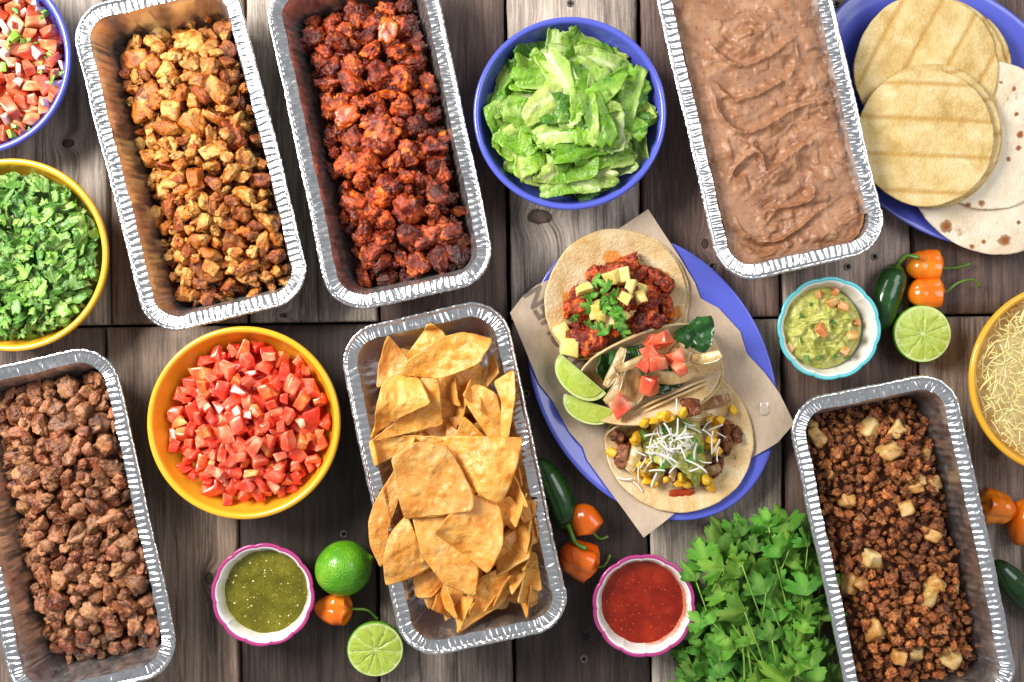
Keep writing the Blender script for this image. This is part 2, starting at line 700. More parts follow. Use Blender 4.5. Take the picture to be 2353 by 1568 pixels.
def wood_material():
    b = MB('weathered_wood')
    v = b.coord(False)
    sep = b.node('ShaderNodeSeparateXYZ')
    b.l(v, sep.inputs[0])
    rv = b.coord(True)
    # knots : masks plus grain deflection
    mask = None
    ring = None
    for (kx, ky, rx, ry) in KNOTS:
        p = P(kx, ky)
        c = (p.x * math.cos(TABLE_ROT) + p.y * math.sin(TABLE_ROT), -p.x * math.sin(TABLE_ROT) + p.y * math.cos(TABLE_ROT))
        s_ = b.node('ShaderNodeVectorMath', operation='SUBTRACT')
        b.l(v, s_.inputs[0])
        s_.inputs[1].default_value = (c[0], c[1], 0)
        k_ = b.node('ShaderNodeVectorMath', operation='MULTIPLY')
        b.l(s_.outputs[0], k_.inputs[0])
        k_.inputs[1].default_value = (1 / (rx * PX), 1 / (ry * PX), 0)
        ln = b.node('ShaderNodeVectorMath', operation='LENGTH')
        b.l(k_.outputs[0], ln.inputs[0])
        d = ln.outputs['Value']
        ring = d if ring is None else b.math('MINIMUM', ring, d)
    wob = b.noise(v, 90, 3)
    ringw = b.math('ADD', ring, b.math('MULTIPLY', b.math('SUBTRACT', wob, .5), .7))
    infl = b.math('POWER', 2.718, b.math('MULTIPLY', b.math('MULTIPLY', ringw, ringw), -.22))
    # grain coordinates
    mp = b.node('ShaderNodeVectorMath', operation='MULTIPLY')
    b.l(rv, mp.inputs[0])
    mp.inputs[1].default_value = (1, .045, 1)
    off = b.node('ShaderNodeCombineXYZ')
    b.l(b.math('MULTIPLY', infl, .012), off.inputs[0])
    ad = b.node('ShaderNodeVectorMath', operation='ADD')
    b.l(mp.outputs[0], ad.inputs[0])
    b.l(off.outputs[0], ad.inputs[1])
    g = ad.outputs[0]
    g1 = b.noise(g, 95, 6, .62, .25)
    g2 = b.noise(g, 420, 5, .72, .1)
    mp3 = b.node('ShaderNodeVectorMath', operation='MULTIPLY')
    b.l(rv, mp3.inputs[0])
    mp3.inputs[1].default_value = (1, .3, 1)
    blot = b.noise(mp3.outputs[0], 9, 4, .6)
    fine = b.noise(rv, 1500, 2, .6)
    wear = b.ramp(g2, [(.46, 0.0), (.62, 1.0)])
    base = b.ramp(g1, [(.30, (.22, .19, .17)), (.44, (.66, .62, .59)), (.56, (1.0, .96, .92)), (.72, (1.65, 1.6, 1.52))])
    c = b.mix(b.math('MULTIPLY', wear, .46), base, (2.3, 2.2, 2.1))
    c = b.mix(1.0, c, b.ramp(blot, [(.3, (.48, .46, .46)), (.5, (.95, .95, .95)), (.7, (1.4, 1.36, 1.30))]), 'MULTIPLY')
    c = b.mix(1.0, c, b.ramp(fine, [(.3, .75), (.7, 1.2)]), 'MULTIPLY')
    c = b.mix(1.0, c, b.oi('Color'), 'MULTIPLY')
    kr = b.ramp(ringw, [(0.0, (.30, .25, .22)), (.55, (.34, .28, .25)), (.85, (.12, .10, .09)), (1.05, (.5, .46, .44)), (1.5, (1, 1, 1))])
    c = b.mix(1.0, c, kr, 'MULTIPLY')
    stain = None
    for (kx, ky, rx, ry) in BURN:
        p = P(kx, ky)
        s_ = b.node('ShaderNodeVectorMath', operation='SUBTRACT')
        b.l(v, s_.inputs[0])
        s_.inputs[1].default_value = (p.x * math.cos(TABLE_ROT) + p.y * math.sin(TABLE_ROT), p.y * math.cos(TABLE_ROT) - p.x * math.sin(TABLE_ROT), 0)
        k_ = b.node('ShaderNodeVectorMath', operation='MULTIPLY')
        b.l(s_.outputs[0], k_.inputs[0])
        k_.inputs[1].default_value = (1 / (rx * PX), 1 / (ry * PX), 0)
        ln = b.node('ShaderNodeVectorMath', operation='LENGTH')
        b.l(k_.outputs[0], ln.inputs[0])
        stain = ln.outputs['Value'] if stain is None else b.math('MINIMUM', stain, ln.outputs['Value'])
    sw = b.math('ADD', stain, b.math('MULTIPLY', b.math('SUBTRACT', b.noise(v, 60, 5, .65), .5), 1.6))
    c = b.mix(1.0, c, b.ramp(sw, [(.65, (.45, .40, .38)), (1.0, (1, 1, 1))]), 'MULTIPLY')
    hgt = b.math('ADD', b.math('MULTIPLY', g1, .6), b.math('MULTIPLY', g2, .5))
    hgt = b.math('ADD', hgt, b.math('MULTIPLY', b.ramp(ringw, [(.7, 0.4), (.95, 0.0), (1.3, .4)]), .5))
    nrm = b.bump(hgt, .8, .0016)
    rough = b.ramp(g1, [(.3, .52), (.7, .68)])
    return b.done(c, rough, nrm, .4)


M_WOOD = wood_material()
b_ = MB('dark_gap')
M_GAP = b_.done((.012, .010, .010), .9)


def plank_mesh(x0, x1, y0, y1, seed, th=.02):
    """bevelled slightly warped board in table coordinates, top at z=0"""
    rg = np.random.default_rng(seed)
    ny = max(8, int((y1 - y0) / .012))
    # cross-section points (x, z) : bottom left, side, bevel, top, bevel, side, bottom
    bv = .0022
    ts = np.linspace(0, 1, 10)
    xs = [0, 0] + list(bv + (x1 - x0 - 2 * bv) * ts) + [x1 - x0, x1 - x0]
    zs = [-th, -bv] + [0] * 10 + [-bv, -th]
    m = len(xs)
    yy = np.concatenate([[y0], np.linspace(y0 + bv, y1 - bv, ny), [y1]])
    V = []
    for k, y in enumerate(yy):
        e = bv if k in (0, len(yy) - 1) else 0.0
        xa = np.array(xs) + x0
        za = np.array(zs, float)
        za = np.where(za > -bv - 1e-6, za - e * (za > -bv / 2), za)
        wl = .0007 * vnoise(xyz([y * 25 + seed], [seed], [0]))[0] + .0004 * vnoise(xyz([y * 90 + seed], [seed], [3]))[0]
        wr = .0007 * vnoise(xyz([y * 25 + seed], [seed + 7], [0]))[0] + .0004 * vnoise(xyz([y * 90 + seed], [seed + 5], [3]))[0]
        f = (xa - x0) / (x1 - x0)
        xa = xa + wl * (1 - f) + wr * f
        za = za + np.where(za > -th / 2, .0005 * np.cos(f * 6.28 + seed) - .0006, 0)
        V.append(np.stack([xa, np.full(m, y), za], 1))
    V = np.concatenate(V)
    F = grid_faces(m, len(yy), wrap=False)
    i = np.arange(m - 1)
    last = (len(yy) - 1) * m
    caps = [np.arange(m)[None, :], (last + np.arange(m))[::-1][None, :]]
    return V, [F[:, ::-1]] + caps


table = empty('wooden_tabletop', (0, 0, 0), TABLE_ROT, kind='structure')


def tp(px):
    return (px - 1176.5) * PX


YS = (784 - 738) * PX
TOP = [(-370, -55, (0.118, 0.106, 0.094)), (-55, 253, (0.457, 0.407, 0.355)), (253, 570, (0.276, 0.214, 0.179)), (570, 730, (0.499, 0.439, 0.385)), (730, 871, (0.469, 0.414, 0.366)), (871, 1171, (0.124, 0.085, 0.071)), (1171, 1478, (0.417, 0.360, 0.313)),
       (1478, 1797, (0.166, 0.110, 0.097)), (1797, 2099, (0.331, 0.262, 0.228)), (2099, 2410, (0.112, 0.076, 0.065)), (2410, 2720, (0.276, 0.248, 0.221))]
BOT = [(-400, -70, (0.276, 0.248, 0.221)), (-70, 238, (0.179, 0.131, 0.110)), (238, 541, (0.235, 0.177, 0.138)), (541, 861, (0.042, 0.029, 0.025)), (861, 1041, (0.166, 0.138, 0.121)), (1041, 1172, (0.085, 0.068, 0.060)), (1172, 1487, (0.042, 0.028, 0.024)),
       (1487, 1799, (0.345, 0.304, 0.262)), (1799, 2113, (0.124, 0.083, 0.067)), (2113, 2440, (0.276, 0.221, 0.186)), (2440, 2750, (0.106, 0.094, 0.083))]
k = 0
for row, (ya, yb) in ((TOP, (YS + .0014, .62)), (BOT, (-.62, YS - .0014))):
    for (a, b, c) in row:
        tight = .0003 if a in (730, 1041) else .0021
        tight2 = .0003 if b in (730, 1041) else .0021
        V, F = plank_mesh(tp(a) + tight, tp(b) - tight2, ya, yb, 11 + k)
        link('plank', mesh('plank', V, F, M_WOOD), table, color=c)
        k += 1
V = np.array([[-.9, -.7, -.021], [.9, -.7, -.021], [.9, .7, -.021], [-.9, .7, -.021], [-.9, -.7, -.04], [.9, -.7, -.04], [.9, .7, -.04], [-.9, .7, -.04]])
F = np.array([[0, 1, 2, 3], [7, 6, 5, 4], [0, 4, 5, 1], [1, 5, 6, 2], [2, 6, 7, 3], [3, 7, 4, 0]])
link('underlay_board', mesh('underlay_board', V, F, M_GAP, False), table)

# screws sunk in the planks
bm = MB('dull_screw_steel')
M_SCREW = bm.done(bm.ramp(bm.noise(bm.coord(), 900, 3), [(.3, (.10, .085, .075)), (.7, (.26, .23, .21))]), .5, None, None, .6)


def screw_mesh():
    r = .0042
    V, F = lathe([(r * 1.0, -.004), (r, .0002), (r * .9, .0006), (r * .55, .0007), (r * .5, .0002), (r * .1, -.0006)], 24)
    # cross slot: pull down along a plus sign
    x, y = V[:, 0], V[:, 1]
    return V, F


SCREW = mesh('screw', *screw_mesh(), M_SCREW)
slot = np.array([[-1, -.22], [-.22, -.22], [-.22, -1], [.22, -1], [.22, -.22], [1, -.22], [1, .22], [.22, .22], [.22, 1], [-.22, 1], [-.22, .22], [-1, .22]]) * .0026
SV = np.vstack([np.c_[slot, np.full(12, .0013)], np.c_[slot, np.full(12, -.0005)]])
SF = [np.array([[0, 1, 10, 11], [1, 4, 7, 10], [1, 2, 3, 4], [4, 5, 6, 7], [7, 8, 9, 10]]), np.array([[i, i + 12, (i + 1) % 12 + 12, (i + 1) % 12] for i in range(12)])]
SLOT = mesh('screw_slot', SV, SF, M_GAP, False)
for (sx, sy) in ((1310, 8), (1949, 613), (1636, 611), (1923, 9), (1003, 16), (1342, 1515), (2010, 590), (640, 10), (655, 690), (75, 800), (1210, 905), (790, 1228)):
    p = P(sx, sy)
    o = link('screw', SCREW, table)
    q = Matrix.Rotation(-TABLE_ROT, 3, 'Z') @ p
    o.location = (q.x, q.y, -.0004)
    o.rotation_euler = (0, 0, sx)
    s2 = link('screw_slot', SLOT, o)

# ------------------------------------------------------------------ foil pans
PZ = .068
PHX, PHY, PRC = .0865, .1703, .040


def rr_loop(inset, ns=115, nl=330, nc=105):
    """rounded rectangle loop points + outward normals"""
    bx, by = PHX - inset, PHY - inset
    r = max(PRC - inset, .010)
    P_, N_ = [], []

    def seg(a, b, n, nv):
        for t in np.arange(n) / n:
            P_.append((a[0] + (b[0] - a[0]) * t, a[1] + (b[1] - a[1]) * t))
            N_.append(nv)

    def arc(c, a0, n):
        for t in np.arange(n) / n:
            a = a0 + t * math.pi / 2
            P_.append((c[0] + r * math.cos(a), c[1] + r * math.sin(a)))
            N_.append((math.cos(a), math.sin(a)))
    seg((bx, -by + r), (bx, by - r), nl, (1, 0))
    arc((bx - r, by - r), 0, nc)
    seg((bx - r, by), (-bx + r, by), ns, (0, 1))
    arc((-bx + r, by - r), math.pi / 2, nc)
    seg((-bx, by - r), (-bx, -by + r), nl, (-1, 0))
    arc((-bx + r, -by + r), math.pi, nc)
    seg((-bx + r, -by), (bx - r, -by), ns, (0, -1))
    arc((bx - r, -by + r), 1.5 * math.pi, nc)
    return np.array(P_), np.array(N_)


def pan_inset(z):
    """inset of the inner wall at height z"""
    t = np.clip((PZ - z) / PZ, 0, 1)
    return .0150 + .0135 * t


def foil_material(name='crinkled_foil', r0=.14, r1=.26, k=1.0):
    b = MB(name)
    uv = b.tc('UV')
    m1 = b.node('ShaderNodeVectorMath', operation='MULTIPLY')
    b.l(uv, m1.inputs[0])
    m1.inputs[1].default_value = (1, .12, 1)
    ro = b.node('ShaderNodeVectorMath', operation='ADD')
    cb = b.node('ShaderNodeCombineXYZ')
    b.l(b.math('MULTIPLY', b.oi('Random'), 3.0), cb.inputs[0])
    sp = b.node('ShaderNodeSeparateXYZ')
    b.l(uv, sp.inputs[0])
    b.l(b.math('MULTIPLY', sp.outputs[1], .02), cb.inputs[1])
    b.l(m1.outputs[0], ro.inputs[0])
    b.l(cb.outputs[0], ro.inputs[1])
    n1 = b.noise(ro.outputs[0], 260, 3, .55, .4)
    n2 = b.noise(b.coord(True), 130, 4, .6, .6)
    nr = b.bump(n1, .18 * k, .0005)
    nr = b.bump(n2, .14 * k, .0012, nr)
    c = b.ramp(n2, [(.3, (.78, .78, .79)), (.7, (.90, .90, .905))])
    return b.done(c, b.ramp(n2, [(.3, r0), (.7, r1)]), nr, None, 1.0)


M_FOIL = foil_material()
M_FOILW = foil_material('satin_foil', .30, .46, 1.0)


def build_pan_meshes(seed):
    rg = np.random.default_rng(seed)
    P0, N0 = rr_loop(0.0)
    n = len(P0)
    seglen = np.linalg.norm(np.roll(P0, -1, 0) - P0, axis=1)
    s = np.concatenate([[0], np.cumsum(seglen)[:-1]])
    Ltot = seglen.sum()
    corner = (np.abs(N0[:, 0]) > .02) & (np.abs(N0[:, 1]) > .02)
    # pleat centres
    pos, x = [], 0.0
    while x < Ltot:
        pos.append(x)
        i = min(np.searchsorted(s, x), n - 1)
        x += rg.uniform(.0030, .0046) if corner[i] else rg.uniform(.0056, .0074)
    pos = np.array(pos)
    amp = rg.uniform(.5, 1.3, len(pos))
    wid = rg.uniform(.0007, .0011, len(pos))
    skew = rg.normal(0, .0009, len(pos))
    cen = rg.uniform(.35, .65, len(pos))
    rows = []          # (inset, z, flangeT or None, wallT or None)
    bead = []
    for a in np.linspace(R(-150), R(60), 9)[::-1]:
        pass
    rb = .0019
    body, rim = [], []
    for a in np.linspace(R(225), R(35), 9):        # rolled edge, from outer underside over the top
        rim.append((rb + rb * math.cos(a) * 1.0, PZ + rb * math.sin(a), None))
    for t in np.linspace(0, 1, 9):
        rim.append((.0038 + .0108 * t, PZ + .0004 - .0012 * t, t))
    rimV, uvs = [], []
    for (ins, z, t) in rim:
        Pl, Nl = rr_loop(ins)
        zz = np.full(n, z)
        nz = np.zeros(n)
        if t is not None:
            for p_, a_, w_, k_, c_ in zip(pos, amp, wid, skew, cen):
                d = s - (p_ + k_ * (t - .5) * 2)
                d = (d + Ltot / 2) % Ltot - Ltot / 2
                m = np.abs(d) < .007
                env = math.exp(-((t - c_) / .38) ** 2)
                prof = -np.exp(-np.abs(d[m] / w_) ** 1.4) + .26 * np.exp(-((np.abs(d[m]) - .0030) / .0018) ** 2)
                zz[m] += .00095 * a_ * (.35 + .65 * env) * prof
            zz += .00028 * fbm(xyz(s * 90, np.full(n, t * 2), np.full(n, seed)), 2, seed) * math.sin(math.pi * min(1, t + .15))
            nz = .0006 * vnoise(xyz(s * 120, np.full(n, seed)), seed) * t
        else:
            nz = .00035 * vnoise(xyz(s * 330, np.full(n, seed)), seed + 3)
            zz += .00022 * vnoise(xyz(s * 420, np.full(n, z * 800)), seed + 4)
        big = .0011 * fbm(xyz(s * 18, np.full(n, seed)), 2, seed + 9)
        bow = .0016 * np.cos(np.clip(P0[:, 1] / PHY, -1, 1) * math.pi / 2) * (np.abs(N0[:, 0]) > .7)
        rimV.append(np.c_[Pl + Nl * (nz + big)[:, None], zz])
        uvs.append(np.c_[s, np.full(n, ins)])
    # inner wall and floor
    bodyV, uvb = [], []
    wall = [(.0146, PZ - .0008), (.0150, PZ - .0030)] + [(float(pan_inset(z)), z) for z in np.linspace(PZ - .006, .010, 15)]
    i0 = float(pan_inset(.010))
    wall += [(i0 + .008 * (1 - math.cos(a)), .010 - .0085 * math.sin(a)) for a in np.linspace(.25, math.pi / 2, 6)]
    wall += [(i0 + .02, .0014), (i0 + .034, .0014), (i0 + .0378, .0014)]
    for ri, (ins, z) in enumerate(wall):
        Pl, Nl = rr_loop(ins)
        d = np.zeros(n)
        tw = np.clip((PZ - z) / (PZ - .01), 0, 1)
        if ri == 0:
            base = rimV[-1]
            bodyV.append(base.copy())
            uvb.append(np.c_[s, np.full(n, ins)])
            continue
        env = min(1.0, tw * 5 + .25) * (1.0 if z > .003 else .2)
        sl = s + (PZ - z) * .35 * np.sign(vnoise(xyz(s * 12, [0] * n), seed + 21))
        d += .00034 * env * ridged(xyz(sl * 105, np.full(n, z * 20)), 2, seed + 30)
        d += .00010 * env * fbm(xyz(sl * 330, np.full(n, z * 40)), 2, seed + 33)
        # regular ribs on the long sides
        rib = (np.abs(N0[:, 0]) > .95) * np.exp(-((tw - .45) / .4) ** 2)
        d += .0005 * rib * np.cos(s * 2 * math.pi / .0088 + 1.5 * vnoise(xyz(s * 30, [1] * n), seed))
        big = .0016 * fbm(xyz(s * 18, np.full(n, seed)), 2, seed + 9) * (1 - .6 * tw)
        zz = np.full(n, z)
        if z <= .0031:
            zz = zz + .0004 * fbm(xyz(Pl[:, 0] * 90, Pl[:, 1] * 90), 3, seed)
        sc = np.where(ri == 1, .4, 1.0)
        bodyV.append(np.c_[Pl + Nl * (-(d * .9) * sc + big)[:, None], zz])
        uvb.append(np.c_[s, np.full(n, ins + (PZ - z))])
    rv = np.concatenate(rimV)
    bv = np.concatenate(bodyV)
    frim = grid_faces(n, len(rimV))
    fb = grid_faces(n, len(bodyV))
    # floor cap
    last = (len(bodyV) - 1) * n
    bv = np.vstack([bv, [[0, 0, .0014]]])
    ii = np.arange(n)
    cap = np.stack([last + ii, last + (ii + 1) % n, np.full(n, len(bv) - 1)], 1)
    ub = np.vstack([np.concatenate(uvb), [[0, 0]]])
    # outer skin: 1 mm outside, hides the sheet's back
    return (mesh('pan_rim', rv, frim, M_FOIL, True, np.concatenate(uvs)), mesh('pan_body', bv, [fb, cap], M_FOILW, True, ub))


def inside_rr(X, Y, inset, r=None):
    bx, by = PHX - inset, PHY - inset
    r = np.maximum(PRC - inset, .010) if r is None else r
    qx, qy = np.abs(X) - (bx - r), np.abs(Y) - (by - r)
    return np.hypot(np.maximum(qx, 0), np.maximum(qy, 0)) + np.minimum(np.maximum(qx, qy), 0) - r


PANS = {}


def place_pan(key, px, py, ang, label, seed, meshes):
    loc = P(px, py, PZ)
    e = empty('foil_pan', (loc.x, loc.y, 0), R(ang), label, 'foil pan', 'aluminium foil pans of food')
    link('pan_rim', meshes[0], e)
    link('pan_body', meshes[1], e)
    PANS[key] = Matrix.Translation((loc.x, loc.y, 0)) @ Matrix.Rotation(R(ang), 4, 'Z')
    return e


_pm = [build_pan_meshes(3), build_pan_meshes(8), build_pan_meshes(21)]
place_pan('chicken', 439, 355, 14.0, 'crinkled foil pan holding golden browned diced chicken', 1, _pm[0])
place_pan('pork', 873.7, 306, 12.0, 'crinkled foil pan holding dark red chilli pork', 2, _pm[1])
place_pan('beans', 1765.6, 237, 13.0, 'crinkled foil pan filled with smooth brown refried beans', 3, _pm[2])
place_pan('steak', 147.5, 1207, 12.3, 'crinkled foil pan holding plain brown chopped steak', 4, _pm[1])
place_pan('chips', 1043.5, 1100.6, 12.0, 'crinkled foil pan heaped with orange tortilla chips', 5, _pm[2])
place_pan('mince', 2075.3, 1265, 12.0, 'crinkled foil pan holding crumbly chorizo mince with potato cubes', 6, _pm[0])


def pan_grid(base_fn):
    """height grid over a pan: floor mound + walls"""
    g = HG(PHX, PHY, .0015)
    sd0 = inside_rr(g.X, g.Y, .0150)
    wallz = np.where(sd0 > 0, PZ, PZ - np.clip(-sd0 / .0135, 0, 1) * PZ)
    sdb = inside_rr(g.X, g.Y, .0285)
    wallz = np.where(sdb < 0, 0.002, wallz)
    mask = sd0 < -.0015
    tgt = base_fn(g.X, g.Y)
    return g, mask, tgt, wallz


def mound_mesh(name, g, hmap, mask, mat):
    """closed-ish mesh of the grid surface where mask is true"""
    ids = np.full(g.h.shape, -1, int)
    st = 1
    ids[mask] = np.arange(mask.sum())
    V = np.c_[g.X[mask], g.Y[mask], hmap[mask]]
    a = ids[:-1, :-1]
    b = ids[1:, :-1]
    c = ids[1:, 1:]
    d = ids[:-1, 1:]
    ok = (a >= 0) & (b >= 0) & (c >= 0) & (d >= 0)
    F = np.stack([a[ok], b[ok], c[ok], d[ok]], -1)
    return mesh(name, V, F, mat)


# ------------------------------------------------------------------ glazed bowls and plates
def glaze(name, col, rough=.16):
    b = MB(name)
    v = b.coord()
    n = b.noise(v, 14, 3, .5)
    c = b.ramp(n, [(.3, tuple(x * .9 for x in col)), (.7, tuple(min(1, x * 1.06) for x in col))])
    nr = b.bump(b.noise(v, 60, 2, .5), .06, .001)
    return b.done(c, b.ramp(b.noise(v, 30, 4, .6), [(.3, rough), (.75, rough + .12)]), nr, .5, None, None, coat=.3)


M_BLUE = glaze('periwinkle_glaze', (.100, .125, .60))
M_YEL = glaze('marigold_glaze', (.86, .43, .025))
M_WHITE = glaze('white_glaze', (.80, .77, .72), .12)
M_MAG = glaze('magenta_glaze', (.42, .045, .20), .14)
M_TEAL = glaze('teal_glaze', (.10, .52, .56), .14)

BZ = .070
BR = .0972
BOWL_OUT = [(.040, 0), (.0415, .0015), (.0455, .006), (.060, .016), (.075, .031), (.086, .048), (.0915, .060), (.0935, .0635)]
BOWL_RIM = [(.0962, .0640), (.0972, .0655), (.0973, .0672), (.0968, .0690), (.0955, .0700), (.0938, .0701), (.0922, .0695), (.0910, .0680), (.0902, .0655)]
BOWL_IN = [(.0890, .060), (.0855, .050), (.0790, .038), (.068, .0255), (.054, .0150), (.038, .0085), (.018, .0065), (.002, .0062)]
BOWL_V = lathe(BOWL_OUT + BOWL_RIM + BOWL_IN, 128)
BM_BLUE = mesh('bowl_blue', BOWL_V[0], BOWL_V[1], M_BLUE)
BM_YEL = mesh('bowl_yellow', BOWL_V[0], BOWL_V[1], M_YEL)
_bi = sorted([(z, r) for r, z in BOWL_IN] + [(.0655, .0902), (.070, .0925)])


def bowl_wall(X, Y):
    rr = np.hypot(X, Y)
    rs = np.array([r for z, r in _bi])
    zs = np.array([z for z, r in _bi])
    return np.interp(rr, rs, zs, left=.0062, right=.070)


BOWLS = {}


def place_bowl(key, px, py, me, label, grp):
    c = P(px, py, BZ)
    o = link('bowl', me, None, (c.x, c.y, 0), (0, 0, px), label, 'bowl', grp)
    BOWLS[key] = Matrix.Translation((c.x, c.y, 0))


place_bowl('lettuce', 1310, 260, BM_BLUE, 'blue glazed bowl filled with chopped romaine lettuce', 'blue bowls')
place_bowl('pico', -61, 132, BM_BLUE, 'blue glazed bowl of fresh tomato and onion salsa cut by the frame edge', 'blue bowls')
place_bowl('cilantro', 25, 586, BM_YEL, 'yellow glazed bowl filled with chopped green cilantro', 'yellow bowls')
place_bowl('tomato', 559, 972.5, BM_YEL, 'yellow glazed bowl filled with diced red tomato', 'yellow bowls')
place_bowl('cheese', 2452, 872, BM_YEL, 'yellow glazed bowl filled with pale shredded cheese', 'yellow bowls')


def bowl_grid(fn, rmax=.0905):
    g = HG(.098, .098, .0015)
    wall = bowl_wall(g.X, g.Y)
    mask = np.hypot(g.X, g.Y) < rmax
    return g, mask, fn(g.X, g.Y), wall


# oval platters
def oval_platter(a, b, depth=.021, n=160):
    prof = [(.50, 0), (.52, .0008), (.60, .0022), (.78, .0085), (.93, .0170), (.985, .0202), (.997, .0213), (1.0, .0222), (.997, .0230), (.985, .0232), (.965, .0225),
            (.93, .0205), (.86, .0165), (.78, .0125), (.70, .0085), (.64, .0062), (.56, .0052), (.30, .0048), (.02, .0048)]
    th = np.linspace(0, 2 * np.pi, n, endpoint=False)
    V = []
    for s_, z in prof:
        k = s_
        V.append(np.c_[(a * k) * np.cos(th), (b - a * (1 - k) * .95 if k > .5 else (b - a * .475) * k / .5) * np.sin(th), np.full(n, z)])
    V = np.concatenate(V)
    F = [grid_faces(n, len(prof))]
    i = np.arange(n)
    V = np.vstack([V, [[0, 0, 0], [0, 0, .0048]]])
    F.append(np.stack([(i + 1) % n, i, np.full(n, len(V) - 2)], 1))
    l_ = (len(prof) - 1) * n
    F.append(np.stack([l_ + i, l_ + (i + 1) % n, np.full(n, len(V) - 1)], 1))
    return V, F


PV = oval_platter(PL(349, .022), PL(266, .022))
PLATTER = mesh('oval_platter', PV[0], PV[1], M_BLUE)
pc = P(1499, 865, .022)
link('oval_platter', PLATTER, None, (pc.x, pc.y, 0), (0, 0, R(-61.0)), 'blue oval platter under the three tacos', 'platter', 'blue oval platters')
pc2 = P(2182, 257, .022)
link('oval_platter', PLATTER, None, (pc2.x, pc2.y, 0), (0, 0, R(-45)), 'blue oval platter under the stacked tortillas', 'platter', 'blue oval platters')

# ------------------------------------------------------------------ food materials


def meat(name, flesh, seared, char, fib=(1, 1, 1), rough=.4, patch=42, bstr=.8, fine=420, sss=.08, split=.5, tint=None):
    """cooked meat: cut faces of flesh, seared patches, charred flecks, fibre relief"""
    b = MB(name)
    v = b.coord()
    fv = b.coord(True, fib)
    f = b.noise(fv, 150, 5, .65, .5)
    c1 = b.ramp(f, [(.30, tuple(x * .62 for x in flesh)), (.5, flesh), (.72, tuple(min(.92, x * 1.35 + .02) for x in flesh))])
    c2 = b.ramp(f, [(.30, tuple(x * .5 for x in seared)), (.55, seared), (.75, tuple(min(.9, x * 1.5) for x in seared))])
    p = b.noise(v, patch, 5, .62, .4)
    c = b.mix(b.ramp(p, [(split - .05, 0.0), (split + .06, 1.0)]), c1, c2)
    p2 = b.noise(v, patch * 2.3, 5, .65, .4)
    c = b.mix(b.math('MULTIPLY', b.ramp(p2, [(.55, 0.0), (.63, 1.0)]), .9), c, char)
    if tint:
        c = b.mix(b.math('MULTIPLY', b.ramp(b.noise(v, 75, 3, .5), [(.60, 0.0), (.66, 1.0)]), .8), c, tint)
    c = b.vary(c, .8, 1.18)
    h = b.math('ADD', b.noise(fv, 210, 5, .65), b.math('MULTIPLY', b.noise(v, fine, 4, .6), .5))
    return b.done(c, b.ramp(p, [(.4, rough), (.65, rough - .12)]), b.bump(h, bstr, .0015), .5, sss=sss)


M_CHICK = meat('grilled_chicken', (.74, .42, .12), (.56, .18, .022), (.11, .020, .006), (1, 1, 1), .38, 44, .8, split=.485)
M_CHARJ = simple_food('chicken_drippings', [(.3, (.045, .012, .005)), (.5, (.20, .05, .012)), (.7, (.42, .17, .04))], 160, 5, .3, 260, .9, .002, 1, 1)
M_PORK = meat('chilli_pork', (.58, .090, .016), (.20, .022, .008), (.040, .008, .006), (1, 1.6, 1), .32, 48, .9, split=.48, tint=(.76, .20, .020))
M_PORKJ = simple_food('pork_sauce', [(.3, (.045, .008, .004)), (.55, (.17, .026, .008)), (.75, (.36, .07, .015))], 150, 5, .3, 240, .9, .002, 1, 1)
M_ORNG = simple_food('chilli_onion', [(.33, (.20, .025, .008)), (.47, (.55, .10, .012)), (.6, (.72, .20, .025)), (.75, (.78, .32, .06))], 95, 5, .28, 300, .4, .001, .75, 1.1)
M_STEAK = meat('chopped_steak', (.43, .200, .088), (.23, .074, .026), (.060, .020, .010), (.35, 1.5, 1.5), .42, 45, .9, split=.50)
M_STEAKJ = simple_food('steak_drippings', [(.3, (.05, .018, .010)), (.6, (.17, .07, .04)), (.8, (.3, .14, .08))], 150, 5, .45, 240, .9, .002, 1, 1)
M_MINCE = simple_food('chorizo_mince', [(.28, (.05, .012, .005)), (.40, (.20, .052, .015)), (.52, (.43, .145, .036)), (.68, (.62, .28, .085))], 150, 6, .42, 700, .9, .0011, .65, 1.3, .6)
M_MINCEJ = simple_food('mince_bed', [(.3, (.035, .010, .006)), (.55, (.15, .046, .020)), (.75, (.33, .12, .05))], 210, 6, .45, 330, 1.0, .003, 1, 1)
M_POT = simple_food('fried_potato', [(.30, (.34, .13, .03)), (.44, (.66, .40, .13)), (.60, (.78, .60, .30))], 75, 5, .36, 380, .4, .0007, .85, 1.1, spots=(420, .66, (.16, .05, .015)), sss=.1)
M_TOM = simple_food('diced_tomato', [(.30, (.72, .030, .012)), (.48, (.84, .100, .048)), (.60, (.88, .24, .13)), (.76, (.91, .50, .34))], 52, 4, .17, 320, .25, .0007, .9, 1.1, .4, sss=.5, sssr=(1, .3, .15), sscale=.005, spec=.5)
M_TOMJ = simple_food('tomato_juice', [(.3, (.42, .010, .006)), (.7, (.64, .03, .014))], 90, 4, .2, 200, .5, .002, 1, 1)
M_PICOT = simple_food('salsa_tomato', [(.30, (.66, .050, .022)), (.50, (.80, .17, .075)), (.66, (.86, .36, .20)), (.8, (.88, .56, .38))], 62, 4, .18, 320, .22, .0007, .8, 1.1, .4, sss=.25, sssr=(1, .3, .15), sscale=.004)
M_ONION = simple_food('raw_onion', [(.3, (.74, .42, .36)), (.5, (.80, .60, .54)), (.7, (.86, .76, .70))], 60, 3, .2, 200, .2, .0006, .85, 1.05, sss=.3, sscale=.004)
M_CHILI = simple_food('green_chilli', [(.3, (.14, .32, .03)), (.7, (.36, .55, .08))], 60, 3, .2, 200, .2, .0006, .8, 1.1)
M_PINE = simple_food('pineapple', [(.3, (.80, .56, .09)), (.5, (.86, .70, .22)), (.7, (.90, .80, .40))], 75, 4, .25, 500, .35, .0006, .9, 1.08, sss=.3, sscale=.004)
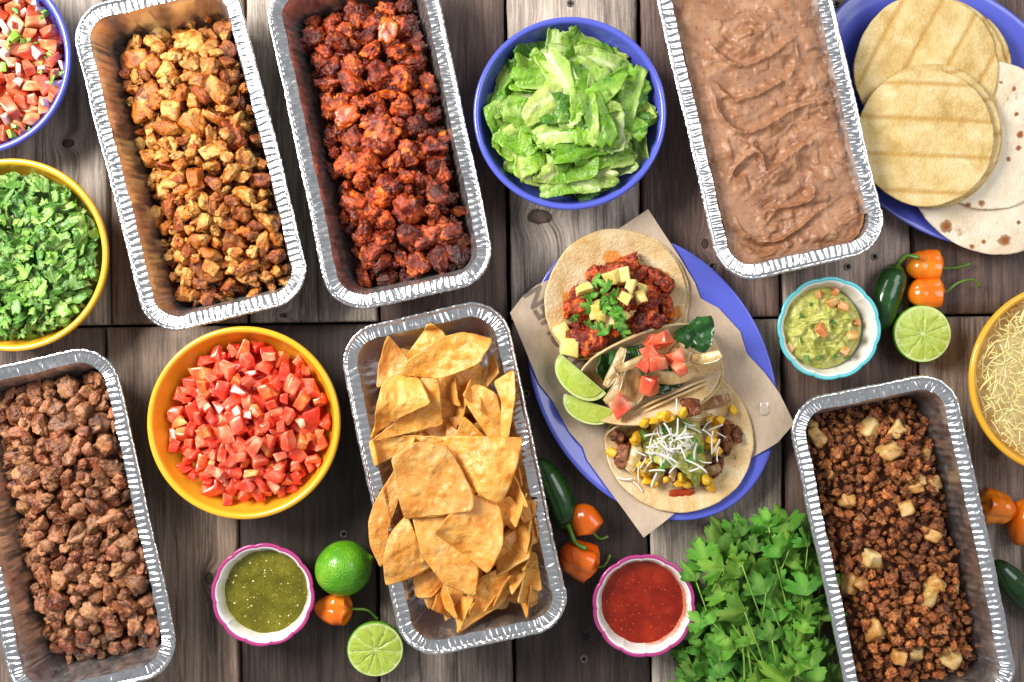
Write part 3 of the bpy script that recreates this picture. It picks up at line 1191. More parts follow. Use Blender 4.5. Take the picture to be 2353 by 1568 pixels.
M_CORN = simple_food('corn_kernel', [(.3, (.80, .36, .008)), (.6, (.88, .54, .03)), (.8, (.88, .66, .12))], 120, 3, .18, None, lo=.85, hi=1.1, sss=.2, sscale=.002)
M_CHEESE = simple_food('shredded_cheese', [(.3, (.88, .72, .28)), (.6, (.91, .80, .40))], 40, 3, .4, 500, .2, .0004, .9, 1.08, sss=.25, sssr=(1, .8, .4), sscale=.003)
M_CHEESEB = simple_food('cheese_bed', [(.35, (.86, .70, .30)), (.65, (.90, .79, .44))], 330, 5, .5, 400, .9, .002, 1, 1)
M_WCHEESE = simple_food('white_cheese', [(.3, (.82, .78, .68)), (.7, (.88, .86, .78))], 40, 3, .4, None, lo=.92, hi=1.05, sss=.25, sscale=.003)
M_BEAN = None


def bean_material():
    b = MB('refried_beans')
    v = b.tc()
    n1 = b.noise(v, 40, 6, .6, .5)
    n2 = b.noise(v, 420, 4, .65)
    c = b.ramp(n1, [(.32, (.26, .108, .050)), (.5, (.375, .182, .092)), (.68, (.49, .265, .150))])
    sk = b.ramp(b.noise(b.coord(False), 170, 2, .5), [(.63, 0.0), (.70, 1.0)])
    c = b.mix(b.math('MULTIPLY', sk, .55), c, (.19, .050, .026))
    pl = b.ramp(b.noise(b.coord(False, (1, 1.2, 1)), 95, 2, .5), [(.66, 0.0), (.72, 1.0)])
    c = b.mix(b.math('MULTIPLY', pl, .6), c, (.52, .30, .18))
    nr = b.bump(n2, .45, .0009)
    return b.done(c, b.ramp(n1, [(.3, .32), (.7, .46)]), nr, .45)


M_BEAN = bean_material()


def leaf_material(name, dark, mid, pale, rough=.38, vein=150, vstr=.5, transl=.18, fan=False):
    b = MB(name)
    uv = b.tc('UV')
    f = b.noise(b.coord(), 55, 4, .6)
    c = b.ramp(f, [(.3, dark), (.52, mid), (.75, tuple(.5 * (a + d) for a, d in zip(mid, pale)))])
    sp = b.node('ShaderNodeSeparateXYZ')
    b.l(uv, sp.inputs[0])
    rib = b.ramp(b.math('ABSOLUTE', sp.outputs[0]), [(.0, 1.0), (.05, .75), (.16, .12), (.5, 0.0)])
    c = b.mix(b.math('MULTIPLY', rib, .75), c, pale)
    ed = b.voro(b.coord(), vein, 'DISTANCE_TO_EDGE')
    vn = b.ramp(ed, [(0, 1.0), (.07, .2), (.15, 0.0)])
    c = b.mix(b.math('MULTIPLY', vn, .28), c, pale)
    fanh = None
    if fan:
        at = b.math('ARCTAN2', sp.outputs[0], b.math('ADD', sp.outputs[1], .16))
        wv = b.math('ADD', b.math('MULTIPLY', at, 7.5), b.math('MULTIPLY', b.noise(b.coord(), 60, 2), 1.5))
        fanh = b.math('ABSOLUTE', b.math('SINE', wv))
        c = b.mix(b.math('MULTIPLY', b.ramp(fanh, [(0, 1.0), (.10, .35), (.24, 0.0)]), .55), c, pale)
    c = b.vary(c, .75, 1.2)
    h = b.math('ADD', b.math('MULTIPLY', b.ramp(ed, [(0, 0.0), (.35, 1.0)]), .7), b.noise(b.coord(), 300, 3))
    if fan:
        h = b.math('ADD', h, b.math('MULTIPLY', b.math('POWER', fanh, .5), 1.2))
    return b.done(c, rough, b.bump(h, vstr, .0011), .5, transl=transl)


M_LETT = leaf_material('romaine_leaf', (.085, .27, .008), (.22, .47, .022), (.56, .72, .22), .30, 150, .6, .25)
M_LETTP = leaf_material('pale_romaine', (.24, .46, .035), (.42, .61, .10), (.74, .82, .48), .30, 150, .6, .25)
M_LETTD = leaf_material('dark_romaine', (.030, .14, .006), (.075, .26, .014), (.36, .55, .16), .28, 150, .7)
M_CIL = leaf_material('cilantro_leaf', (.028, .150, .008), (.070, .29, .016), (.24, .48, .075), .34, 330, .45, .22, True)
M_CILCH = leaf_material('chopped_cilantro', (.055, .19, .020), (.13, .35, .040), (.42, .58, .17), .36, 330, .35)
M_STEM = simple_food('herb_stem', [(.3, (.16, .36, .04)), (.7, (.32, .52, .10))], 60, 2, .35, None, lo=.85, hi=1.1)

# ------------------------------------------------------------------ pan fillings


EXT = (.058, .138)


def fill_pan(key, fn, depth, matbed, bedname, bedlabel, bedcat, groups, bumpy=.004, freq=140):
    """groups: list of dict(meshes, coarse, n, tilt, name, label, cat, group, colors, ...) dropped in order"""
    g, mask, tgt, wall = pan_grid(fn)
    nz = bumpy * fbm(xyz(g.X * freq, g.Y * freq), 3, 5).reshape(g.X.shape)
    bed = tgt - depth + nz
    bmask = (bed > wall - .002)
    M = PANS[key]
    me = mound_mesh(bedname, g, np.maximum(bed, .003), bmask, matbed)
    o = link(bedname, me, None, None, None, bedlabel, bedcat, None, 'stuff')
    o.matrix_world = M
    g.h = np.maximum(wall, np.where(bmask, bed, wall))
    for i, d in enumerate(groups):
        m2 = mask if d.get('mask') is None else mask & d['mask'](g.X, g.Y)
        items = pile(g, m2, tgt, d['coarse'], d['n'], d['seed'], d.get('tilt'), d.get('smin', .75), d.get('smax', 1.25), d.get('q', .88), d.get('over', .010), d.get('wts'), jitter=d.get('jit', .004))
        d['items'] = items
        d['ids'] = g.id.copy()
        # visibility counted against pieces of later groups as well
        g.id[:] = -1
        for it in items:
            it['vis'] = max(it['vis'], 0)
    for d in groups:
        spawn(d['items'], d['meshes'], M, d['name'], d['label'], d['cat'], d['group'], d.get('colors'), d['seed'], d.get('minvis', 3), d.get('limit', 300), d.get('stuff'), d.get('words'), d.get('ext', EXT))


def variants(n, seed, mat, name, **kw):
    ms, co = [], []
    for i in range(n):
        k = dict(kw)
        rg = np.random.default_rng(seed * 97 + i)
        sz = np.array(k.pop('size')) * rg.uniform(.78, 1.25, 3)
        np_ = k.pop('parts', 0)
        if k.pop('cube', False):
            V, F = dice(seed * 31 + i, sz, k.get('jit', .16), k.get('bev', .07), True, k.get('nz', 0))
            cv = V
        elif np_:
            V, F = lumpy(seed * 31 + i, sz, int(rg.integers(1, np_ + 1)), **k)
            nb = len(ico(k.get('res', 3))[0])
            cv = np.concatenate([V[q_ * nb:q_ * nb + 162] for q_ in range(len(V) // nb)])
        else:
            V, F = chunk(seed * 31 + i, sz, **k)
            cv = V[:162]
        c0 = V.mean(0)
        ms.append(mesh(name, V - c0, F, mat))
        co.append(cv - c0)
    return ms, co


# chicken
CH, CHc = variants(18, 1, M_CHICK, 'chicken_piece', size=(.0215, .0165, .0125), parts=3, ncut=6, sharp=15, amp=.16, freq=3.0, octv=5, rid=.07, jit=.4, res=3)
CS, CSc = variants(6, 2, M_CHICK, 'chicken_piece', size=(.0120, .0080, .0060), parts=3, ncut=4, sharp=9, amp=.5, freq=3.0, octv=4, rid=.15, jit=.3)


def f_chicken(X, Y):
    return .017 + .041 * np.exp(-((X - .010) / .063) ** 4 - ((Y + .014) / .140) ** 6) + .004 * fbm(xyz(X * 30, Y * 30), 2, 4).reshape(X.shape)


cc = [(1.12, 1.06, .95), (1.05, 1.0, .9), (1, .88, .72), (1.0, .74, .5), (.62, .36, .25)]
fill_pan('chicken', f_chicken, .018, M_CHARJ, 'chicken_drippings', 'dark browned scraps and juices beneath the diced chicken', 'drippings', [
    dict(meshes=CS, coarse=CSc, n=220, seed=12, name='chicken_bit', label='scrap of chicken in the pan', words=['browned', 'dark charred', 'amber'], cat='chicken', group='small chicken scraps in the foil pan', colors=[(.75, .5, .4), (.5, .3, .25), (.95, .8, .6)], over=.0),
    dict(meshes=CH, coarse=CHc, n=620, seed=11, name='chicken_piece', label='diced chicken piece in the pan', words=['pale golden', 'golden', 'amber', 'orange brown', 'dark charred'], cat='chicken', group='diced chicken pieces in the foil pan', colors=cc, smin=.55, smax=1.3, q=.66, over=.009),
    dict(meshes=CS, coarse=CSc, n=100, seed=13, name='chicken_bit', label='scrap of chicken in the pan', words=['browned', 'dark charred', 'amber'], cat='chicken', group='small chicken scraps in the foil pan', colors=[(1.05, 1, .9), (.6, .4, .35), (.95, .8, .6)]),
])

# chilli pork
PK, PKc = variants(14, 3, M_PORK, 'pork_piece', size=(.0305, .0245, .0195), parts=4, ncut=5, sharp=10, amp=.36, freq=2.8, octv=5, rid=.20, jit=.35, res=3)
PS, PSc = variants(6, 4, M_PORK, 'pork_piece', size=(.014, .0110, .009), parts=3, ncut=4, sharp=6, amp=.5, freq=2.4, octv=4, rid=.2, jit=.3)
PO, POc = variants(5, 5, M_ORNG, 'onion_piece', size=(.022, .015, .0065), ncut=4, sharp=9, amp=.35, freq=2.0, octv=4, rid=.1, jit=.3)


def f_pork(X, Y):
    return .018 + .042 * np.exp(-((X - .008) / .063) ** 4 - ((Y + .004) / .138) ** 6) + .005 * fbm(xyz(X * 30, Y * 30), 2, 6).reshape(X.shape)


fill_pan('pork', f_pork, .020, M_PORKJ, 'pork_sauce', 'dark red chilli sauce pooled beneath the pork', 'sauce', [
    dict(meshes=PS, coarse=PSc, n=130, seed=22, name='pork_bit', label='scrap of chilli pork in the pan', words=['dark red', 'bright red'], cat='pork', group='small pork scraps in the foil pan', colors=[(.6, .5, .5), (.9, .9, .9)], over=0.0),
    dict(meshes=PK, coarse=PKc, n=440, seed=21, name='pork_piece', label='chilli pork chunk in the pan', words=['red', 'bright red', 'deep red', 'blackened', 'orange red'], cat='pork', group='chilli pork chunks in the foil pan', colors=[(1, 1, 1), (1.15, 1.15, 1), (.85, .75, .7), (.58, .48, .5), (1.35, 1.35, 1.0)], smin=.55, smax=1.25, q=.64, over=.011),
    dict(meshes=PO, coarse=POc, n=17, seed=23, name='onion_piece', label='onion piece among the chilli pork', words=['orange', 'deep orange', 'brown orange'], cat='onion', group='orange onion pieces among the chilli pork', tilt=.6, colors=[(1, 1, 1), (1, .8, .6), (.8, .6, .5)]),
    dict(meshes=PS, coarse=PSc, n=70, seed=24, name='pork_bit', label='scrap of chilli pork in the pan', words=['dark red', 'bright red'], cat='pork', group='small pork scraps in the foil pan', colors=[(.8, .7, .7), (1.3, 1.3, 1)]),
])

# steak
ST, STc = variants(16, 6, M_STEAK, 'steak_piece', size=(.0205, .0150, .0120), parts=3, ncut=5, sharp=13, amp=.22, freq=3.0, octv=5, rid=.13, jit=.35, fibre=(.7, 1.4, 1.4))


def f_steak(X, Y):
    return .017 + .042 * np.exp(-((X - .008) / .066) ** 4 - ((Y - .006) / .142) ** 6) + .004 * fbm(xyz(X * 30, Y * 30), 2, 8).reshape(X.shape)


fill_pan('steak', f_steak, .019, M_STEAKJ, 'steak_drippings', 'dark brown juices and scraps beneath the chopped steak', 'drippings', [
    dict(meshes=ST, coarse=STc, n=900, seed=31, name='steak_piece', label='chopped steak piece in the pan', words=['brown', 'light brown', 'dark brown', 'reddish brown', 'deep reddish'], cat='steak', group='chopped steak pieces in the foil pan', colors=[(1, 1, 1), (1.12, 1.1, 1.05), (.85, .8, .8), (1.0, .85, .8), (.95, .72, .72)], smin=.6, smax=1.3, q=.62, over=.009, stuff=('steak_pieces_beneath', 'smaller brown steak pieces lying lower in the pan', 'steak')),
])

# mince with potato
MI, MIc = variants(12, 7, M_MINCE, 'mince_crumb', size=(.0112, .0092, .0080), ncut=3, sharp=5, amp=.75, freq=2.4, octv=4, rid=.30, jit=.35)
PT, PTc = variants(8, 8, M_POT, 'potato_cube', size=(.0205, .0175, .0150), cube=True, jit=.2, bev=.34, nz=.24)


def f_mince(X, Y):
    return .019 + .036 * np.exp(-((X - .001) / .066) ** 4 - ((Y + .008) / .140) ** 6) + .005 * fbm(xyz(X * 34, Y * 34), 2, 9).reshape(X.shape)


fill_pan('mince', f_mince, .008, M_MINCEJ, 'mince_bed', 'fine dark crumbs of chorizo mince filling the pan', 'mince', [
    dict(meshes=MI, coarse=MIc, n=900, seed=41, name='mince_crumb', label='mince crumb in the pan', words=['brown', 'light orange', 'dark'], cat='mince', group='mince crumbs in the foil pan', colors=[(1, 1, 1), (1.2, 1.15, 1.1), (.7, .6, .6)], smin=.35, smax=1.3, over=.004, limit=180, stuff=('mince_crumbs_beneath', 'smaller mince crumbs packed lower in the pan', 'mince')),
    dict(meshes=PT, coarse=PTc, n=24, seed=42, over=.03, jit=.03, name='potato_cube', label='potato cube among the mince', words=['pale', 'golden', 'browned'], cat='potato', group='potato cubes among the mince', colors=[(1, .95, .85), (.95, .85, .7), (.85, .65, .45)], q=.05, smin=.55, smax=1.0),
    dict(meshes=MI, coarse=MIc, n=300, seed=43, name='mince_crumb', label='mince crumb in the pan', words=['brown', 'light orange', 'dark'], cat='mince', group='mince crumbs in the foil pan', colors=[(1, 1, 1), (1.25, 1.2, 1.1), (.75, .65, .6), (1.1, .9, .8)], smin=.35, smax=1.5, limit=120, stuff=('mince_crumbs_between', 'smaller mince crumbs scattered between the larger ones', 'mince')),
])
rg = np.random.default_rng(5)

# ------------------------------------------------------------------ refried beans


def build_beans():
    zt = .0545
    ins = float(pan_inset(zt)) - .0010
    Pl, Nl = rr_loop(ins, 90, 190, 40)
    n = len(Pl)
    rings = 95
    rho = np.linspace(1, 0, rings)
    core = np.sign(Pl[:, 1]) * np.minimum(np.abs(Pl[:, 1]), .095) * np.array([1.0])
    cen = np.c_[np.zeros(n), core]
    V2 = np.concatenate([cen * (1 - r) + Pl * r for r in rho])
    x, y = V2[:, 0], V2[:, 1]
    q = xyz(x, y)
    wx = x + .014 * fbm(q * 26, 3, 61)
    wy = y + .014 * fbm(q * 26 + 9, 3, 62)
    # smear direction: slanting strokes, folded
    a = R(24)
    u = wx * math.cos(a) + wy * math.sin(a)
    v = -wx * math.sin(a) + wy * math.cos(a)
    r1 = ridged(xyz(u * 12, v * 26), 4, 63, .5)
    r2 = ridged(xyz(u * 40 + 3, v * 75), 4, 65, .6)
    edge = np.clip(-inside_rr(x, y, ins) / .012, 0, 1)
    rough = np.clip(.6 + 1.3 * fbm(q * 20 + 4, 2, 66), .0, 1.0)
    top = np.clip((.105 - y) / .03, .06, 1)         # smooth pool at the far end
    lft = np.clip((x + .058) / .02, .25, 1)
    k = edge * top * lft
    z = zt + k * (.0075 * r1 * (.3 + .7 * rough) + .0016 * r2 * rough)
    # scoop marks left by the spoon : raised lip with a hollow on one side
    Mi = PANS['beans'].inverted()
    SC_ = [([(440, 230), (520, 310), (640, 335), (740, 290), (880, 200)], 1, .0075), ([(480, 440), (560, 525), (690, 490), (850, 400)], 1, .007),
           ([(460, 470), (500, 600), (600, 690), (760, 640), (900, 560), (1070, 530)], 1, .0075), ([(620, 740), (700, 800), (745, 890), (880, 800), (1010, 720)], 1, .007), ([(545, 960), (570, 880), (640, 810), (700, 790)], -1, .006),
           ([(560, 1120), (640, 1230), (760, 1262), (900, 1200), (1090, 1060)], -1, .006), ([(720, 1170), (800, 1095), (950, 1060), (965, 920)], 1, .007),
           ([(880, 200), (900, 330), (840, 420)], -1, .005), ([(1000, 560), (1100, 640), (1080, 720)], 1, .005), ([(640, 1300), (720, 1330), (820, 1290)], 1, .005)]
    wq = np.c_[x + .0035 * fbm(q * 60, 3, 73), y + .0035 * fbm(q * 60 + 7, 3, 74)]
    for pts, sgn, amp_ in SC_:
        pl = []
        for (cx_, cy_) in pts:
            p_ = P((2500 + cx_ / 1.306) / 1.7407, (cy_ / 1.306) / 1.7407, zt)
            pl.append((Mi @ p_)[:2])
        pl = np.array(pl)
        # catmull-rom densify
        pp = np.vstack([2 * pl[0] - pl[1], pl, 2 * pl[-1] - pl[-2]])
        dn = []
        for k_ in range(len(pp) - 3):
            for t in np.linspace(0, 1, 34, endpoint=False):
                a0, b0, c0, d0 = pp[k_:k_ + 4]
                dn.append(.5 * (2 * b0 + (c0 - a0) * t + (2 * a0 - 5 * b0 + 4 * c0 - d0) * t * t + (3 * b0 - a0 - 3 * c0 + d0) * t ** 3))
        dn = np.array(dn)
        tg_ = np.gradient(dn, axis=0)
        tg_ /= np.linalg.norm(tg_, axis=1, keepdims=True)
        D = np.linalg.norm(wq[:, None, :] - dn[None], axis=2)
        im = D.argmin(1)
        dd = D[np.arange(len(D)), im]
        rel = wq - dn[im]
        sd_ = sgn * (tg_[im, 0] * rel[:, 1] - tg_[im, 1] * rel[:, 0])
        tt = im / (len(dn) - 1.0)
        endf = np.clip(np.minimum(tt, 1 - tt) * 5 + .15, 0, 1) * (1 - np.clip((np.hypot(rel[:, 0], rel[:, 1]) - .02) / .01, 0, 1))
        prof = np.exp(-(dd / .0024) ** 2) + np.where(sd_ > 0, -.75 * np.exp(-((dd - .006) / .0055) ** 2), .35 * np.exp(-dd / .006))
        z = z + np.clip(edge * 1.3, 0, 1) * amp_ * .50 * endf * prof * (1 + .7 * fbm(q * 85 + amp_ * 900, 3, 75))
    lump = np.clip(vnoise(q * 105, 68) - .18, 0, 1)
    z += .0050 * lump * np.clip(k + .25, 0, 1) + .0006 * fbm(q * 240, 3, 69) * (.35 + .65 * k) + .0022 * np.clip(vnoise(q * 190 + 3, 77) - .25, 0, 1) * np.clip(rough + .2, 0, 1)
    z += .0016 * fbm(q * 60, 2, 70)
    V = np.c_[x, y, z]
    # smears up the foil wall
    P0_, N0_ = rr_loop(0.0, 90, 190, 40)
    sm = np.clip(.35 + .9 * fbm(xyz(P0_[:, 0] * 60, P0_[:, 1] * 60), 4, 88), 0, 1) * np.where(P0_[:, 0] > 0, 1.0, .25)
    up_ = []
    for h_ in (1.0, .66, .33):
        zz_ = np.minimum(z[:n] + .011 * sm * h_, PZ - .004)
        ins_ = pan_inset(zz_) + .0003
        p2_ = np.array([Pl[i_] + (Nl[i_] * (ins - ins_[i_])) for i_ in range(n)])
        up_.append(np.c_[p2_, zz_])
    V = np.vstack(up_ + [V])
    F = [grid_faces(n, rings + 3)]
    return mesh('refried_beans', V, F, M_BEAN)


o = link('refried_beans', build_beans(), None, None, None, 'thick smeared brown refried beans filling the foil pan to its rim', 'refried beans')
o.matrix_world = PANS['beans']

# ------------------------------------------------------------------ tomato bowl, salsa bowl, cheese, cilantro, lettuce


EXT = (.075, .075)


def fill_bowl(key, fn, depth, matbed, bedname, bedlabel, bedcat, groups, bumpy=.003, freq=150, rmax=.0885, clip=None):
    g, mask, tgt, wall = bowl_grid(fn, rmax)
    M = BOWLS[key]
    if clip is not None:
        wp = np.array(M.translation)
        vis = clip(g.X + wp[0], g.Y + wp[1])
        mask = mask & vis
    nz = bumpy * fbm(xyz(g.X * freq, g.Y * freq), 3, 15).reshape(g.X.shape)
    bed = tgt - depth + nz
    bmask = (bed > wall - .003) & (np.hypot(g.X, g.Y) < .088)
    o = link(bedname, mound_mesh(bedname, g, np.maximum(bed, .007), bmask, matbed), None, None, None, bedlabel, bedcat, None, 'stuff')
    o.matrix_world = M
    g.h = np.maximum(wall, np.where(bmask, bed, wall))
    for d in groups:
        d['items'] = pile(g, mask, tgt, d['coarse'], d['n'], d['seed'], d.get('tilt'), d.get('smin', .75), d.get('smax', 1.25), d.get('q', .88), d.get('over', .009), d.get('wts'), jitter=d.get('jit', .004), inner=d.get('inner', 1.0))
        g.id[:] = -1
    for d in groups:
        spawn(d['items'], d['meshes'], M, d['name'], d['label'], d['cat'], d['group'], d.get('colors'), d['seed'], d.get('minvis', 3), d.get('limit', 300), d.get('stuff'), d.get('words'), d.get('ext', EXT))
    return g


def dome(h0, h1, r, p=2.4, cx=0, cy=0, seed=1, nz=.003):
    def f(X, Y):
        return h0 + h1 * np.clip(1 - (np.hypot(X - cx, Y - cy) / r) ** p, 0, 1) + nz * fbm(xyz(X * 30, Y * 30), 2, seed).reshape(X.shape)
    return f


TO, TOc = variants(14, 9, M_TOM, 'tomato_cube', size=(.0158, .0122, .0104), cube=True, jit=.27, bev=.17, nz=.06)
TL, TLc = variants(5, 10, M_TOM, 'tomato_cube', size=(.022, .0125, .0075), cube=True, jit=.2, bev=.08)
tomcol = [(1, 1, 1), (1.03, 1.3, 1.3), (.98, .8, .8), (1.05, 1.8, 1.9), (1.0, 1.5, .9), (.92, .6, .6)]
fill_bowl('tomato', dome(.044, .034, .088, 2.6, .003, -.002, 2), .019, M_TOMJ, 'tomato_juice', 'red pulp and juice beneath the diced tomato', 'tomato pulp', [
    dict(meshes=TO, coarse=TOc, n=720, seed=51, name='tomato_cube', label='tomato cube in the yellow bowl', words=['red', 'pinkish', 'deep red', 'pale pink', 'orange red', 'dark red'], cat='tomato', group='diced tomato in the yellow bowl', colors=tomcol, smin=.6, smax=1.2, q=.66, over=.008, limit=255, stuff=('tomato_cubes_beneath', 'diced tomato lying lower in the yellow bowl', 'tomato')),
    dict(meshes=TL, coarse=TLc, n=40, seed=52, name='tomato_strip', label='longer tomato strip in the yellow bowl', words=['red', 'pinkish', 'deep red', 'pale pink', 'orange red', 'dark red'], cat='tomato', group='longer tomato strips in the yellow bowl', colors=tomcol, smin=.6, smax=1.1, q=.8, tilt=.6),
    dict(meshes=TO, coarse=TOc, n=60, seed=53, name='tomato_cube', label='tomato cube in the yellow bowl', words=['red', 'pinkish', 'deep red', 'pale pink', 'orange red', 'dark red'], cat='tomato', group='diced tomato in the yellow bowl', colors=tomcol, smin=.5, smax=1.0, q=.84),
])


def in_frame(X, Y):
    return (X > -.545) & (X < .545) & (np.abs(Y) < .375)


# leaf shapes
def cleaf_outline(seed, n=110, size=1.0):
    """fan of three broad scalloped lobes, stem at -y"""
    rg = np.random.default_rng(seed)
    th = np.linspace(-math.pi / 2, 1.5 * math.pi, n, endpoint=False)
    r = np.zeros(n)
    for a, w, s in [(math.pi / 2 + rg.normal(0, .06), 1.0, .52), (math.pi / 2 - 1.15 + rg.normal(0, .08), rg.uniform(.84, 1.0), .54), (math.pi / 2 + 1.15 + rg.normal(0, .08), rg.uniform(.84, 1.0), .54)]:
        d = (th - a + math.pi) % (2 * math.pi) - math.pi
        r = np.maximum(r, w * np.exp(-np.abs(d / s) ** 3.2 * .75))
    r = .14 + .86 * r
    teeth = np.abs(np.sin(th * 7.5 + rg.uniform(0, 3))) ** .8
    fine = np.abs(np.sin(th * 22 + rg.uniform(0, 3)))
    r *= .69 + .27 * teeth ** .8 + .12 * fine + rg.normal(0, .012, n)
    return np.c_[r * np.cos(th), r * np.sin(th) + .12] * size * .52


def cleaf(seed, size, mat, name='leaf', curl=1.0, thick=.00025, rings=5):
    rg = np.random.default_rng(seed + 500)
    o = cleaf_outline(seed, size=size)
    bx, by = rg.uniform(-.5, .7) * curl, rg.uniform(-.2, .9) * curl
    tw = rg.uniform(-.6, .6) * curl
    ph = rg.uniform(0, 9)

    def fm(x, y):
        u, v = x / size, y / size
        th = np.arctan2(u, v + .05)
        rr = np.hypot(u, v)
        z = -bx * u * u - by * v * v * .7 + tw * u * v + .07 * vnoise(xyz(u * 4 + ph, v * 4), seed) * curl
        z = z + .035 * np.cos(th * 7 + ph) * rr * curl
        return np.c_[x, y, z * size]
    V, F, uv = sheet(o, rings, fm, thick, center=(0, -.05 * size))
    return V, F, np.c_[uv[:, 0] / size, uv[:, 1] / size]


def shard(seed, w, h, mat_curl=8, thick=.0004, ruffle=.1, n=28, rings=4, rough=.12, curl2=None):
    """torn leaf patch"""
    rg = np.random.default_rng(seed)
    t = np.linspace(0, 2 * np.pi, n, endpoint=False)
    ca, sa = np.cos(t), np.sin(t)
    p = rg.uniform(3, 9)
    r = 1 / ((np.abs(ca) ** p + np.abs(sa) ** p) ** (1 / p))
    r *= 1 + rough * vnoise(xyz(ca * 2.2 + seed, sa * 2.2), seed) + rough * .9 * vnoise(xyz(ca * 6 + seed, sa * 6), seed + 1) + rg.normal(0, rough * .22, n)
    sk = rg.uniform(-.35, .35)
    tp_ = rg.uniform(-.3, .3)
    x, y = r * ca * w / 2, r * sa * h / 2
    x = x * (1 + tp_ * y / h * 2) + sk * y
    o = np.c_[x, y]
    cx_, cy_ = rg.uniform(-1, 1) * mat_curl, rg.uniform(-1, 1) * mat_curl
    ph = rg.uniform(0, 9)

    def fm(x, y):
        e = np.hypot(x / w * 2, y / h * 2)
        z = -cx_ * x * x - cy_ * y * y + ruffle * min(w, h) * (.25 + e) * fbm(xyz(x / w * 2.6 + ph, y / h * 2.6), 3, seed + 7)
        return np.c_[x, y, z]
    V, F, uv = sheet(o, rings, fm, thick)
    off = rg.choice([0, 0, .45, 1.5])
    return V - V.mean(0), F, np.c_[uv[:, 0] / w + off, uv[:, 1] / h]


def shard_set(cnt_, seed, mat, name, wr, hr, **kw):
    rg = np.random.default_rng(seed)
    ms, co = [], []
    for i in range(cnt_):
        V, F, uv = shard(seed * 17 + i, rg.uniform(*wr), rg.uniform(*hr), **kw)
        ms.append(mesh(name, V, F, mat, True, uv))
        co.append(V[:len(V) // 2][::1])
    return ms, co


CB, CBc = shard_set(14, 71, M_CILCH, 'cilantro_piece', (.006, .010), (.009, .017), mat_curl=22, ruffle=.16, n=26, rings=3, rough=.26)
for i in range(12):
    V, F, uv = cleaf(700 + i, .0125 + .0008 * i, M_CILCH, rings=3)
    V = V - V.mean(0)
    CB.append(mesh('cilantro_piece', V, F, M_CILCH, True, uv))
    CBc.append(V[:len(V) // 2])
gcol = [(1, 1, 1), (1.25, 1.2, 1.1), (.7, .8, .7), (1.5, 1.35, 1.3), (.55, .68, .6)]
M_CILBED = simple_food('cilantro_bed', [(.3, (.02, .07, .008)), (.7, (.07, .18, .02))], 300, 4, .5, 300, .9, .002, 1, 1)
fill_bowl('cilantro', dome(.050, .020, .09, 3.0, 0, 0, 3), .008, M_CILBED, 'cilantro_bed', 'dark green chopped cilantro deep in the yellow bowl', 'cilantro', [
    dict(meshes=CB, coarse=CBc, n=1100, seed=61, name='cilantro_piece', label='chopped cilantro piece in the yellow bowl', words=['green', 'light green', 'dark green', 'pale green', 'deep green'], cat='cilantro', group='chopped cilantro pieces in the yellow bowl', colors=gcol, tilt=.5, smin=.7, smax=1.4, q=.45, over=.02, minvis=2, limit=295, stuff=('cilantro_pieces_beneath', 'chopped cilantro lying lower in the yellow bowl', 'cilantro')),
], clip=lambda X, Y: X > -.565)


def shred_set(n, seed, mat, name, L=(.010, .024), w=.00062, curl=10):
    rg = np.random.default_rng(seed)
    ms, co = [], []
    for i in range(n):
        ln = rg.uniform(*L)
        t = np.linspace(-.5, .5, 11)
        c1, c2 = rg.normal(0, curl), rg.normal(0, curl * .5)
        x = t * ln
        y = c1 * x * x + 350 * rg.normal(0, 1) * x ** 3 * curl / 18
        z = c2 * x * x
        ww = w * rg.uniform(.8, 1.3) * (1 - .25 * np.abs(t * 2) ** 4)
        hh = w * .62
        d = np.gradient(np.c_[x, y], axis=0)
        d /= np.linalg.norm(d, axis=1, keepdims=True)
        nx, ny = -d[:, 1], d[:, 0]
        V = []
        for k in range(11):
            for a, b in ((-1, -1), (1, -1), (1, 1), (-1, 1)):
                V.append((x[k] + nx[k] * a * ww[k], y[k] + ny[k] * a * ww[k], z[k] + b * hh))
        V = np.array(V)
        F = grid_faces(4, 11)
        cap = np.array([[3, 2, 1, 0], [40, 41, 42, 43]])
        V = V - V.mean(0)
        ms.append(mesh(name, V, [F, cap], mat, False))
        co.append(V)
    return ms, co


SH, SHc = shred_set(14, 81, M_CHEESE, 'cheese_shred')
fill_bowl('cheese', dome(.050, .016, .09, 3, 0, 0, 4, .005), .007, M_CHEESEB, 'cheese_bed', 'pale yellow shredded cheese packed in the bowl', 'cheese', [
    dict(meshes=SH, coarse=SHc, n=2600, seed=71, name='cheese_shred', label='cheese shred in the yellow bowl', words=['pale', 'whitish', 'creamy'], cat='cheese', group='cheese shreds in the yellow bowl', colors=[(1, 1, 1), (1.05, 1.05, 1.1), (1, .95, .85)], tilt=.3, smin=.7, smax=1.2, q=.3, over=.03, minvis=1, limit=295, stuff=('cheese_shreds_beneath', 'shredded cheese lying lower in the yellow bowl', 'cheese')),
], bumpy=.002, clip=lambda X, Y: X < .575)

